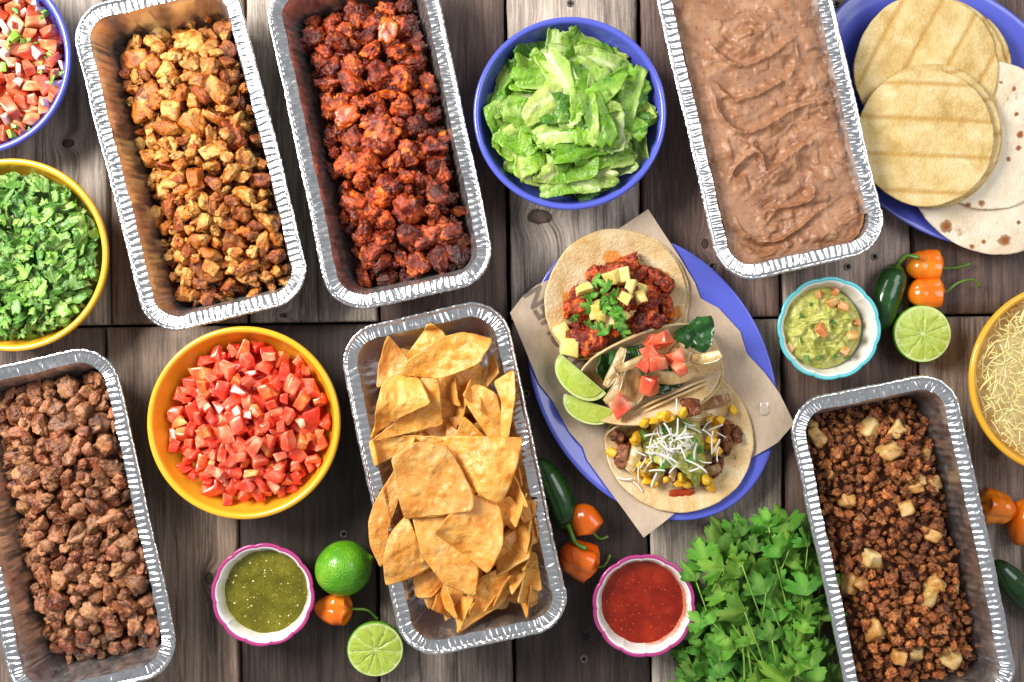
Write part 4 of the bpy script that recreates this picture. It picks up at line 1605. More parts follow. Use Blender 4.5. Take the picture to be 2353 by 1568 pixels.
# fresh salsa
PI_, PIc = variants(10, 12, M_PICOT, 'tomato_cube', size=(.0170, .0140, .0115), cube=True, jit=.26, bev=.17, nz=.06)
ON, ONc = variants(5, 13, M_ONION, 'onion_piece', size=(.011, .009, .0045), cube=True, jit=.25, bev=.2)
JL, JLc = variants(4, 14, M_CHILI, 'chilli_piece', size=(.009, .007, .0045), cube=True, jit=.2, bev=.12)
fill_bowl('pico', dome(.050, .016, .09, 2.6, 0, 0, 6), .018, M_TOMJ, 'salsa_juice', 'red juice pooled beneath the fresh salsa', 'salsa juice', [
    dict(meshes=PI_, coarse=PIc, n=480, seed=81, name='tomato_cube', label='tomato cube in the fresh salsa', words=['pink', 'orange pink', 'red', 'pale pink'], cat='tomato', group='tomato cubes in the fresh salsa', colors=[(1, 1, 1), (1, 1.4, 1.2), (1.02, .8, .8), (1, 1.7, 1.7)], smin=.6, smax=1.15, q=.62, over=.008),
    dict(meshes=ON, coarse=ONc, n=38, seed=82, name='onion_piece', label='white onion piece in the fresh salsa', cat='onion', group='onion pieces in the fresh salsa', smin=.55, smax=1.15, q=.35),
    dict(meshes=JL, coarse=JLc, n=16, seed=83, name='chilli_piece', label='green chilli piece in the fresh salsa', cat='chilli', group='green chilli pieces in the fresh salsa', smin=.7, smax=1.3, q=.7),
    dict(meshes=CB, coarse=CBc, n=36, seed=84, name='cilantro_piece', label='cilantro leaf piece in the fresh salsa', words=['green', 'light green', 'dark green', 'pale green', 'deep green'], cat='cilantro', group='cilantro pieces in the fresh salsa', colors=gcol, tilt=.4, smin=.35, smax=.7, q=.5),
], clip=lambda X, Y: (X > -.575) & (Y < .40))

# romaine
LE, LEc = [], []
LWORDS = dict(enumerate(['green'] * 13 + ['pale whitish green'] * 9 + ['dark green'] * 6))
for mt_, sd_, n_ in ((M_LETT, 91, 13), (M_LETTP, 92, 9), (M_LETTD, 93, 6)):
    a_, b2_ = shard_set(n_, sd_, mt_, 'lettuce_leaf', (.020, .036), (.044, .088), mat_curl=14, ruffle=.19, n=48, rings=9, rough=.075, thick=.0006)
    LE += a_
    LEc += b2_
fill_bowl('lettuce', dome(.046, .030, .085, 2.2, 0, 0, 7), .012, M_CILBED, 'lettuce_bed', 'lettuce bed coloured dark for shade, deep in the blue bowl', 'lettuce', [  # bed takes a dark green, shade between the leaves painted in
    dict(meshes=LE, coarse=LEc, n=150, seed=91, name='lettuce_leaf', label='romaine piece in the blue bowl', words=LWORDS, cat='lettuce', group='romaine pieces in the blue bowl', colors=[(1, 1, 1), (1.15, 1.05, 1.0), (.85, .92, .8), (1.1, 1.1, 1.1)], tilt=.45, smin=.6, smax=1.15, q=.42, over=.018, jit=.006, inner=.8, minvis=12),
], rmax=.086)

# ------------------------------------------------------------------ tortilla chips


def chip_material():
    b = MB('fried_tortilla_chip')
    v = b.coord()
    f = b.noise(v, 48, 5, .6, .5)
    c = b.ramp(f, [(.28, (.68, .225, .020)), (.45, (.80, .36, .060)), (.6, (.86, .47, .115)), (.76, (.91, .62, .26))])
    m = b.ramp(b.noise(v, 330, 3, .6), [(.69, 0.0), (.74, 1.0)])
    c = b.mix(b.math('MULTIPLY', m, .6), c, (.30, .10, .02))
    m2 = b.ramp(b.noise(v, 90, 4, .6), [(.60, 0.0), (.68, 1.0)])
    c = b.mix(b.math('MULTIPLY', m2, .5), c, (.58, .20, .018))
    c = b.vary(c, .85, 1.1)
    h = b.math('ADD', b.noise(v, 85, 4, .6), b.math('MULTIPLY', b.noise(v, 420, 3, .6), .35))
    bl = b.ramp(b.voro(v, 85, 'F1'), [(.0, 1.0), (.35, 0.0)])
    h = b.math('ADD', h, b.math('MULTIPLY', bl, b.ramp(b.noise(v, 40, 2), [(.5, 0.0), (.6, .8)])))
    return b.done(c, .34, b.bump(h, .85, .0022), .5, sss=.04)


M_CHIP = chip_material()
CHIPS = [  # corners in the photo (crop coordinates), height, roll, pitch (m per m), bulge
    ([(780, 250), (775, 340), (730, 405), (722, 380), (745, 290)], .052, -.5, .1, .003, 'narrow'),
    ([(550, 360), (612, 335), (604, 480), (545, 505)], .046, .2, .2, .004, 'folded'),
    ([(620, 420), (700, 300), (745, 345), (685, 425)], .050, .3, -.2, .003, 'small'),
    ([(530, 430), (630, 415), (640, 520), (560, 560)], .044, -.3, .2, .004, 'small'),
    ([(560, 530), (640, 500), (660, 590), (590, 620)], .048, .2, .3, .004, 'small'),
    ([(515, 145), (570, 182), (580, 215), (430, 292), (424, 268)], .066, .15, .25, .006, 'long'),
    ([(355, 195), (432, 300), (415, 350), (310, 395), (318, 300)], .062, -.5, .1, .006, 'upright'),
    ([(755, 205), (705, 300), (560, 358), (405, 347), (440, 285), (560, 205), (640, 182)], .082, .05, -.1, .010, 'large curled'),
    ([(470, 358), (548, 368), (560, 545), (290, 606), (395, 520), (512, 465)], .070, .1, .05, .006, 'large'),
    ([(380, 350), (465, 365), (512, 460), (400, 512), (298, 578), (285, 598), (310, 480), (330, 380)], .080, -.05, .15, .009, 'large curled'),
    ([(680, 400), (705, 388), (775, 420), (822, 600), (750, 596), (655, 450)], .072, .35, .0, .008, 'large'),
    ([(848, 333), (852, 430), (826, 602), (795, 590), (800, 450), (768, 380)], .083, .45, .1, .006, 'upright'),
    ([(650, 512), (742, 600), (612, 602)], .068, .1, .2, .004, 'small'),
    ([(285, 605), (455, 590), (440, 640), (305, 702)], .060, -.2, .2, .006, 'half hidden'),
    ([(450, 590), (640, 600), (690, 690), (600, 680)], .078, .0, .1, .004, 'half hidden'),
    ([(720, 1300), (790, 1268), (775, 1352), (755, 1358)], .030, .2, .4, .003, 'small'),
    ([(440, 1248), (545, 1280), (552, 1346), (480, 1302)], .034, -.1, .5, .003, 'small'),
    ([(555, 1180), (625, 1210), (592, 1342), (572, 1352)], .044, .3, .5, .004, 'narrow'),
    ([(640, 1200), (690, 1230), (640, 1335), (612, 1330)], .046, .2, .4, .004, 'narrow'),
    ([(860, 755), (908, 838), (848, 842)], .058, .3, .1, .004, 'small'),
    ([(900, 1030), (945, 1045), (935, 1150), (880, 1140)], .048, .4, .2, .004, 'small'),
    ([(860, 1200), (900, 1190), (895, 1300), (850, 1270)], .040, .3, .3, .004, 'small'),
    ([(800, 1210), (870, 1190), (905, 1300), (830, 1300)], .036, .1, .4, .004, 'small'),
    ([(440, 1175), (540, 1130), (582, 1180), (520, 1250), (452, 1250)], .058, -.1, .25, .005, 'medium'),
    ([(905, 1105), (972, 1160), (962, 1300), (928, 1308), (890, 1285), (905, 1200)], .056, .5, .1, .006, 'curled'),
    ([(905, 1028), (908, 1062), (835, 1132), (818, 1110)], .064, .2, .2, .005, 'small'),
    ([(800, 985), (832, 1020), (845, 1076), (768, 1102), (760, 1050)], .070, .2, .2, .005, 'medium'),
    ([(868, 1118), (884, 1160), (830, 1180), (822, 1145)], .066, .1, .3, .004, 'small'),
    ([(935, 908), (942, 1015), (862, 1012), (905, 950)], .066, .4, .0, .006, 'curled'),
    ([(865, 850), (938, 845), (932, 900), (898, 942), (870, 905)], .070, .35, .0, .006, 'curled'),
    ([(785, 860), (830, 828), (864, 870), (840, 930), (803, 946)], .074, .15, .1, .006, 'medium'),
    ([(372, 738), (388, 850), (348, 960), (348, 1050), (320, 1110), (280, 1020), (273, 930), (300, 850)], .074, -.35, .0, .006, 'upright'),
    ([(800, 1118), (822, 1100), (818, 1240), (790, 1270), (628, 1366), (650, 1250), (740, 1150)], .066, .25, .3, .008, 'large curled'),
    ([(420, 915), (455, 980), (490, 1060), (520, 1110), (430, 1160), (338, 1190), (333, 1080), (360, 980)], .083, -.12, .12, .007, 'large'),
    ([(455, 918), (592, 918), (600, 970), (702, 1090), (690, 1225), (570, 1172), (490, 1060)], .083, .0, .18, .007, 'large'),
    ([(680, 830), (782, 865), (800, 930), (800, 1010), (742, 1130), (640, 1052), (540, 972), (600, 900)], .092, .05, .1, .008, 'large'),
    ([(565, 603), (720, 600), (877, 604), (860, 690), (835, 770), (790, 862), (690, 800), (630, 700)], .094, .08, .0, .008, 'large'),
    ([(373, 680), (470, 620), (580, 638), (640, 740), (680, 832), (677, 880), (540, 900), (415, 922), (395, 800)], .100, -.03, .06, .007, 'large square'),
]
_rf = np.random.default_rng(321)
_fill = []
for (fx, fy, fz) in [(400, 720, .062), (420, 860, .066), (360, 1000, .058), (560, 930, .070), (720, 980, .070), (850, 900, .060), (870, 720, .062), (840, 1040, .056), (760, 1190, .056), (600, 1140, .062), (480, 1130, .060), (660, 1170, .058), (420, 470, .056), (480, 300, .054),
                     (620, 640, .066), (870, 1230, .046), (920, 1130, .050), (700, 1270, .044), (600, 1250, .046), (500, 1230, .044), (740, 560, .060), (640, 330, .058), (810, 480, .058), (760, 740, .074), (560, 560, .058), (900, 1010, .052), (800, 1290, .036), (880, 1270, .038), (360, 640, .054), (330, 900, .052)]:
    a0 = _rf.uniform(0, 6.28)
    kk = 3 if _rf.uniform() < .65 else 4
    rr_ = _rf.uniform(82, 112)
    pts_ = []
    for q_ in range(kk):
        a1 = a0 + q_ * 6.283 / kk + _rf.uniform(-.25, .25)
        x_, y_ = fx + rr_ * math.cos(a1), fy + rr_ * math.sin(a1)
        # stay inside the pan walls
        x_ = min(max(x_, 270 + .213 * (y_ - 600)), 850 + .213 * (y_ - 600))
        pts_.append((x_, min(y_, 1350)))
    _fill.append((pts_, fz - .008 + (.016 if fy > 1180 or (fx > 820 and fy > 850) else 0), _rf.uniform(-.5, .5), _rf.uniform(-.3, .5), _rf.uniform(.004, .009), 'lower lying'))
CHIPS = _fill + CHIPS
rg = np.random.default_rng(77)
chip_where = ['at the top of the pan', 'in the upper pan', 'in mid pan', 'in the lower pan', 'at the bottom of the pan']
for ci, (pts, z0, sx, sy, blg, word) in enumerate(CHIPS):
    px = np.array([(1200 + x / .9923) / 1.7407 for x, y in pts])
    py = np.array([(1150 + y / .9923) / 1.7407 for x, y in pts])
    w = np.array([P(a, b, z0)[:2] for a, b in zip(px, py)])
    c = w.mean(0)
    w = (w - c) * 1.07
    if word == 'lower lying' or (z0 < .06 and 'standing' not in word):
        Mi_ = PANS['chips'].inverted()
        lim = -.0015 - .0135 * (PZ - z0 + .006) / PZ
        for _k in range(30):
            q_ = np.array([(Mi_ @ Vector((c[0] + a_, c[1] + b_, 0)))[:2] for a_, b_ in w])
            if (inside_rr(q_[:, 0], q_[:, 1], .0160) < lim).all():
                break
            w = w * .965
            c = c + (np.array(PANS['chips'].translation[:2]) - c) * .02
    # densify the outline with slightly wavy edges
    dens = []
    for k in range(len(w)):
        a, b = w[k], w[(k + 1) % len(w)]
        m = max(3, int(np.linalg.norm(b - a) / .0030))
        for t in np.arange(m) / m:
            dens.append(a + (b - a) * t)
    dens = np.array(dens)
    sm = dens.copy()
    for _ in range(2 if np.abs(dens).max() > .025 else 1):
        sm = .5 * sm + .25 * (np.roll(sm, 1, 0) + np.roll(sm, -1, 0))
    dens = sm * (1 + .012 * vnoise(xyz(np.arange(len(sm)) * .5, [ci] * len(sm)), ci))[:, None]
    ext = np.abs(dens).max()
    blg = blg * min(1, ext / .030)
    ax = rg.uniform(0, 3.14)
    fold = rg.uniform(-1, 1)

    def fm(x, y, sx=sx, sy=sy, blg=blg, ext=ext, ax=ax, ci=ci, fold=fold):
        d = (x * math.cos(ax) + y * math.sin(ax)) / ext
        d2 = (-x * math.sin(ax) + y * math.cos(ax)) / ext
        z = sx * .5 * x + sy * .5 * y - blg * 1.7 * (1 if ci % 4 else -.8) * d * d + blg * 1.9 * fold * d2 * d2 + blg * .5 * np.sin(d * 3.4 + ci)
        z = z * min(1, ext / .03) + .0036 * min(1, ext / .032) * fbm(xyz(x * 34 + ci * 3, y * 34), 3, 90 + ci) + .0022 * np.clip(vnoise(xyz(x * 110 + ci, y * 110), 91) - .05, 0, 1) + .0010 * fbm(xyz(x * 230, y * 230), 2, ci)
        Mi_ = PANS['chips'].inverted()
        lx = Mi_[0][0] * (x + c[0]) + Mi_[0][1] * (y + c[1]) + Mi_[0][3]
        ly = Mi_[1][0] * (x + c[0]) + Mi_[1][1] * (y + c[1]) + Mi_[1][3]
        sdw = inside_rr(lx, ly, .0160)
        wz = np.where(sdw > 0, PZ + .0045, PZ + .0045 - np.clip(-sdw / .0135, 0, 1) * PZ)
        z = np.maximum(z, wz - z0)
        return np.c_[x, y, z]
    V, F, uv = sheet(dens, 16, fm, .0017 if ext > .02 else .0013)
    me = mesh('tortilla_chip', V, F, M_CHIP, True, uv)
    pm_ = py.mean()
    zone = 0 if pm_ < 900 else 1 if pm_ < 1010 else 2 if pm_ < 1160 else 3 if pm_ < 1320 else 4
    side = 'left' if px.mean() < 1000 + (pm_ - 1100) * .2 else 'right'
    o = link('tortilla_chip', me, None, (c[0], c[1], z0), None, 'x', 'tortilla chip', 'tortilla chips in the foil pan')
    hv = rg.uniform(.80, 1.1)
    tone = 'deep orange' if hv < .9 else 'golden' if hv < 1.0 else 'pale golden'
    o['label'] = f'{word} {tone} tortilla chip {chip_where[zone]}, {side} side'
    o.color = (hv, hv * rg.uniform(.92, 1.04), hv * rg.uniform(.8, 1.1), 1)
# loose chips lying deeper in the pan
g, mask, tgt, wall = pan_grid(lambda X, Y: .034 + .024 * np.exp(-((X - .004) / .058) ** 4 - (Y / .145) ** 6))
CM, CMc = [], []
for i in range(10):
    k_ = [3, 3, 4][i % 3]
    a_ = np.sort(np.arange(k_) * 2 * np.pi / k_ + rg.uniform(-.3, .3, k_))
    cr_ = np.c_[np.cos(a_), np.sin(a_)] * rg.uniform(.028, .036) * np.array([1, rg.uniform(.7, 1)])
    dn_ = np.concatenate([cr_[q_] + (cr_[(q_ + 1) % k_] - cr_[q_]) * np.linspace(0, 1, 12, endpoint=False)[:, None] for q_ in range(k_)])
    dn_ = .5 * dn_ + .25 * (np.roll(dn_, 1, 0) + np.roll(dn_, -1, 0))
    cv1, cv2 = rg.uniform(-5, 5), rg.uniform(-5, 5)
    V, F, uv = sheet(dn_, 9, lambda x, y: np.c_[x, y, cv1 * x * x + cv2 * y * y + .003 * fbm(xyz(x * 40 + i, y * 40), 3, i)], .0022)
    V = V - V.mean(0)
    CM.append(mesh('tortilla_chip', V, F, M_CHIP, True, uv))
    CMc.append(V[:len(V) // 2])
g.h = np.maximum(wall, .004)
it = pile(g, mask, tgt - .012, CMc, 60, 95, .5, .75, 1.15, .5, .03, inner=.9)
spawn(it, CM, PANS['chips'], 'tortilla_chip', 'tortilla chip lying deep in the pan', 'tortilla chip', 'tortilla chips lying deep in the foil pan', [(1, 1, 1), (.9, .82, .7), (1, .9, .85)], 3, words=['golden', 'browned', 'orange'], ext=(.058, .138))

# chips standing on edge between the others
_rs = np.random.default_rng(56)
for k_, (x_, y_, z_, az) in enumerate([(900, 905, .062, 60), (885, 985, .058, 75), (845, 1065, .062, 35), (922, 1085, .054, 70), (862, 1140, .058, 30), (930, 1205, .050, 80), (822, 1185, .056, 55), (775, 1245, .048, 60), (705, 1295, .040, 65), (640, 1275, .046, 70), (590, 1255, .050, 100), (560, 1305, .036, 110),
                                       (700, 430, .058, 95), (640, 470, .052, 80), (600, 420, .054, 100), (745, 470, .060, 110), (880, 820, .058, 100), (850, 760, .060, 60), (760, 330, .054, 80), (905, 1250, .044, 85)]):
    p_ = P((1200 + x_ / .9923) / 1.7407, (1150 + y_ / .9923) / 1.7407, z_ + (.014 if y_ > 800 else .004))
    m_ = k_ % len(CM)
    o = link('tortilla_chip', CM[m_], None, None, None, f'narrow upturned tortilla chip standing on edge in the pan, {zone_words(-(600 - x_) / 330, (760 - y_) / 640, 1, 1)}', 'tortilla chip', 'tortilla chips standing on edge in the foil pan')
    o.matrix_world = Matrix.Translation(p_) @ (Matrix.Rotation(R(az), 3, 'Z') @ Matrix.Rotation(R(_rs.uniform(48, 72) * _rs.choice([-1, 1])), 3, 'X') @ Matrix.Rotation(_rs.uniform(0, 6.28), 3, 'Z') * _rs.uniform(.62, .85)).to_4x4()
    mv_ = np.empty(len(CM[m_].vertices) * 3, np.float32)
    CM[m_].vertices.foreach_get('co', mv_)
    mv_ = np.c_[mv_.reshape(-1, 3), np.ones(len(mv_) // 3)]
    for _k in range(25):
        lv = mv_ @ np.array(PANS['chips'].inverted() @ o.matrix_world).T
        wl_ = np.clip((PZ - lv[:, 2]) / PZ, 0, 1) * .0135
        if (inside_rr(lv[:, 0], lv[:, 1], .0165) < -wl_).all() and lv[:, 2].min() > .003:
            break
        tgt_ = Vector((*PANS['chips'].translation[:2], o.location.z + .03))
        o.location = o.location + (tgt_ - o.location) * .05
        o.matrix_world = Matrix.Translation(o.location) @ o.matrix_world.to_3x3().to_4x4()
    hv = _rs.uniform(.85, 1.08)
    o.color = (hv, hv * .95, hv * .9, 1)

# ------------------------------------------------------------------ scalloped ramekins
RZ = .043


def stained_glaze(name, colr, side):
    b = MB(name)
    v = b.coord(False)
    sp = b.node('ShaderNodeSeparateXYZ')
    b.l(v, sp.inputs[0])
    n = b.noise(v, 110, 5, .65)
    edge = b.math('MULTIPLY', b.math('SUBTRACT', .0355, sp.outputs[2]), 60)
    m = b.math('ADD', b.math('ADD', n, edge), b.math('MULTIPLY', sp.outputs[0], side))
    c = b.mix(b.math('MULTIPLY', b.ramp(m, [(.72, 0.0), (1.0, 1.0)]), .85), (.80, .77, .72), colr)
    return b.done(c, .13, None, .5, coat=.3)


M_STAINR = stained_glaze('smeared_white_glaze', (.58, .13, .02), 9)
M_STAING = stained_glaze('splashed_white_glaze', (.62, .56, .30), -6)


def ramekin(key, px, py, mat_rim, label, rot):
    def rm(th, r, z):
        k = np.clip((z - .018) / .02, 0, 1)
        w = np.abs(np.sin(6 * th)) ** .55
        return r * (1 + .030 * k * (w - .75))
    c = P(px, py, RZ)
    r0 = PL(118.5, RZ)
    out = [(.60 * r0, 0), (.63 * r0, .001), (.70 * r0, .006), (.84 * r0, .020), (.925 * r0, .033), (.955 * r0, .0385)]
    inn = [(.865 * r0, .0385), (.84 * r0, .034), (.775 * r0, .024), (.68 * r0, .0135), (.55 * r0, .0075), (.3 * r0, .006), (.02, .006)]
    e = empty('ramekin', (c.x, c.y, 0), rot, label, 'ramekin', 'scalloped ramekins')
    rim = [(.955 * r0, .0385), (.985 * r0, .0400), (1.0 * r0, .0416), (.995 * r0, .0428), (.975 * r0, .0432), (.945 * r0, .0430), (.925 * r0, .0424)]
    lip = [(.925 * r0, .0424), (.905 * r0, .0420), (.888 * r0, .0408), (.865 * r0, .0385)]
    V, F = lathe(out, 240, True, False, rm)
    link('outer_wall', mesh('outer_wall', V, F, M_WHITE), e)
    V, F = lathe(rim, 240, False, False, rm)
    link('coloured_rim', mesh('coloured_rim', V, F, mat_rim), e)
    V, F = lathe(lip + inn[1:], 240, False, True, rm)
    link('inner_wall', mesh('inner_wall', V, F, {'red': M_STAINR, 'green': M_STAING}.get(key, M_WHITE)), e)
    rs = sorted([(z, r) for r, z in inn])
    return c, r0, (lambda z: np.interp(z, [a for a, b in rs], [b for a, b in rs]))


def disc_fill(rad, rings, zf, n=160):
    th = np.linspace(0, 2 * np.pi, n, endpoint=False)
    rho = np.linspace(1, 0, rings)[:-1]
    x = np.concatenate([rad * r * np.cos(th) for r in rho] + [[0.0]])
    y = np.concatenate([rad * r * np.sin(th) for r in rho] + [[0.0]])
    V = np.c_[x, y, zf(x, y)]
    i = np.arange(n)
    b = (len(rho) - 1) * n
    return V, [grid_faces(n, len(rho)), np.stack([b + i, b + (i + 1) % n, np.full(n, len(V) - 1)], 1)]


def salsa_material(name, stops, specks, rough=.10):
    b = MB(name)
    v = b.tc()
    c = b.ramp(b.noise(v, 38, 5, .6, .6), stops)
    for sc, th, wd, colr, k in specks:
        f = b.voro(b.coord(False), sc, 'F1', 'Distance')
        pick = b.voro(b.coord(False), sc, 'F1', 'Color')
        sp = b.node('ShaderNodeSeparateColor')
        b.l(pick, sp.inputs[0])
        m = b.math('MULTIPLY', b.ramp(f, [(th, 1.0), (th + wd, 0.0)]), b.ramp(sp.outputs[0], [(k, 0.0), (k + .02, 1.0)]))
        c = b.mix(m, c, colr)
    nr = b.bump(b.noise(v, 250, 3, .6), .12, .0008)
    return b.done(c, rough, nr, .5, sss=.1)


M_GREEN = salsa_material('green_salsa', [(.3, (.085, .080, .005)), (.5, (.135, .125, .008)), (.7, (.20, .18, .018))],
                         [(420, .16, .1, (.50, .42, .10), .72), (520, .2, .1, (.02, .022, .006), .66), (210, .10, .05, (.75, .68, .35), .90), (240, .14, .06, (.03, .03, .008), .80)])
M_RED = salsa_material('red_salsa', [(.3, (.17, .008, .002)), (.5, (.25, .014, .003)), (.7, (.36, .028, .006))],
                       [(330, .14, .1, (.60, .14, .02), .7), (260, .10, .06, (.10, .01, .004), .88)])
c, r0, rin = ramekin('green', 604, 1367.5, M_MAG, 'white scalloped ramekin with magenta rim holding green salsa', .15)
lev = .0295
V, F = disc_fill(float(rin(lev)) + .0002, 30, lambda x, y: lev + .0005 * fbm(xyz(x * 130, y * 130), 3, 3))
link('green_salsa', mesh('green_salsa', V, F, M_GREEN), None, (c.x, c.y, 0), None, 'thin olive green salsa with seeds and dark flecks in the ramekin', 'salsa')
# a few seeds afloat
M_SEED = simple_food('salsa_seed', [(.3, (.72, .62, .25)), (.7, (.85, .8, .5))], 200, 2, .3)
V0, F0 = chunk(3, (.0016, .0013, .0007), 2, 5, res=1)
Vs, Fs = [], []
rg = np.random.default_rng(15)
for i in range(24):
    a, r = rg.uniform(0, 6.28), .040 * math.sqrt(rg.uniform(0, 1))
    th = rg.uniform(0, 6)
    Rz = np.array([[math.cos(th), -math.sin(th), 0], [math.sin(th), math.cos(th), 0], [0, 0, 1]])
    Vs.append(V0 * rg.uniform(.6, 1.2) @ Rz.T + np.array([r * math.cos(a) * .9, r * math.sin(a) * .9, lev + .0002]))
    Fs.append(F0 + len(V0) * i)
link('salsa_seeds', mesh('salsa_seeds', np.concatenate(Vs), [np.concatenate(Fs)], M_SEED), None, (c.x, c.y, 0), None, 'pale tomatillo seeds afloat on the green salsa', 'seeds', None, 'stuff')
c, r0, rin = ramekin('red', 1480, 1393, M_MAG, 'white scalloped ramekin with magenta rim holding red salsa', .05)
lev = .0285
V, F = disc_fill(float(rin(lev)) + .0002, 30, lambda x, y: lev + .0005 * fbm(xyz(x * 130, y * 130), 3, 3))
link('red_salsa', mesh('red_salsa', V, F, M_RED), None, (c.x, c.y, 0), None, 'smooth dark red chilli salsa in the ramekin', 'salsa')

c, r0, rin = ramekin('guac', 1906, 755, M_TEAL, 'white scalloped ramekin with turquoise rim holding guacamole', .2)


def guac_material():
    b = MB('guacamole')
    v = b.coord(False)
    c_ = b.ramp(b.noise(v, 75, 5, .6, .6), [(.3, (.28, .29, .045)), (.48, (.47, .47, .10)), (.64, (.58, .56, .18)), (.78, (.70, .66, .30))])
    m = b.ramp(b.noise(b.coord(False), 210, 2, .5), [(.66, 0.0), (.71, 1.0)])
    c_ = b.mix(b.math('MULTIPLY', m, .75), c_, (.10, .20, .02))
    nr = b.bump(b.noise(v, 420, 4, .65), .5, .001)
    return b.done(c_, .30, nr, .5, sss=.15, sssr=(.8, 1, .3))


M_GUAC = guac_material()


def guac_z(x, y, r=.044):
    q = xyz(x, y)
    e = np.clip(1 - (np.hypot(x, y) / r) ** 3.5, 0, 1)
    w = q + .006 * np.c_[fbm(q * 70, 2, 31), fbm(q * 70 + 5, 2, 32), 0 * x]
    return .026 + e * (.016 + .0065 * ridged(w * 62, 3, 33) + .0055 * np.clip(vnoise(w * 110, 34), -.2, 1) + .0018 * fbm(q * 300, 3, 35))


gr = .0425
V, F = disc_fill(gr, 60, lambda x, y: guac_z(x + .001, y), 200)
gc = Vector((c.x - .004, c.y + .0005, 0))
link('guacamole', mesh('guacamole', V, F, M_GUAC), None, gc, None, 'chunky green guacamole mounded in the turquoise rimmed ramekin', 'guacamole')
GT, GTc = variants(5, 15, M_PICOT, 'tomato_cube', size=(.0095, .0085, .007), cube=True, jit=.2, bev=.12)
for i, (cx_, cy_) in enumerate([(440, 440), (510, 490), (575, 510), (680, 610), (640, 690), (590, 790), (440, 660), (260, 770), (545, 420)]):
    px_, py_ = (3000 + cx_ / 1.568) / 1.7407, (900 + cy_ / 1.568) / 1.7407
    p = P(px_, py_, .040)
    o = link('tomato_cube', GT[i % 5], None, None, None, 'pinkish tomato cube half sunk in the guacamole', 'tomato', 'tomato cubes in the guacamole')
    zz = guac_z(np.array([p.x - gc.x + .001]), np.array([p.y - gc.y]))[0]
    o.matrix_world = Matrix.Translation((p.x, p.y, zz + .0005)) @ rnd_rot(rg, .5).to_4x4() @ Matrix.Scale(rg.uniform(.8, 1.25), 4)
    o.color = (.85, 1.7, 1.2, 1)
for i, (cx_, cy_) in enumerate([(320, 570), (500, 605), (590, 470), (540, 825), (430, 830), (360, 840), (390, 500), (620, 830), (320, 715)]):
    p = P((3000 + cx_ / 1.568) / 1.7407, (900 + cy_ / 1.568) / 1.7407, .040)
    zz = guac_z(np.array([p.x - gc.x + .001]), np.array([p.y - gc.y]))[0]
    o = link('cilantro_piece', CB[i % 14], None, (p.x, p.y, zz + .001), (rg.normal(0, .3), rg.normal(0, .3), rg.uniform(0, 6)), 'scrap of dark green cilantro stuck in the guacamole', 'cilantro', 'cilantro scraps in the guacamole')
    o.scale = (.55,) * 3
    o.color = (.7, .8, .7, 1)

# ------------------------------------------------------------------ limes


def rind_material():
    b = MB('lime_rind')
    v = b.coord()
    c_ = b.ramp(b.noise(v, 30, 4, .6), [(.3, (.045, .20, .006)), (.5, (.10, .33, .010)), (.72, (.24, .47, .025))])
    por = b.voro(v, 460, 'F1')
    nr = b.bump(b.ramp(por, [(.0, 0.0), (.45, 1.0)]), .7, .0010)
    return b.done(c_, .27, nr, .5)


M_RIND = rind_material()
M_PITH = simple_food('lime_pith', [(.3, (.46, .58, .13)), (.7, (.68, .76, .34))], 120, 3, .4, 300, .2, .0005, 1, 1)


def pulp_material():
    b = MB('lime_pulp')
    uv = b.tc('UV')        # x angle-ish, y radius
    m = b.node('ShaderNodeVectorMath', operation='MULTIPLY')
    b.l(uv, m.inputs[0])
    m.inputs[1].default_value = (1, .16, 1)
    f = b.noise(m.outputs[0], 26, 4, .6, .3)
    f2 = b.noise(b.coord(), 130, 3, .6)
    c_ = b.ramp(f, [(.25, (.30, .42, .025)), (.5, (.44, .55, .06)), (.72, (.64, .72, .22))])
    c_ = b.mix(.4, c_, b.ramp(f2, [(.3, (.30, .44, .03)), (.7, (.56, .66, .14))]))
    nr = b.bump(f, .5, .0008)
    return b.done(c_, .16, nr, .5, sss=.3, sssr=(.8, 1, .3), sscale=.004)


M_PULP = pulp_material()


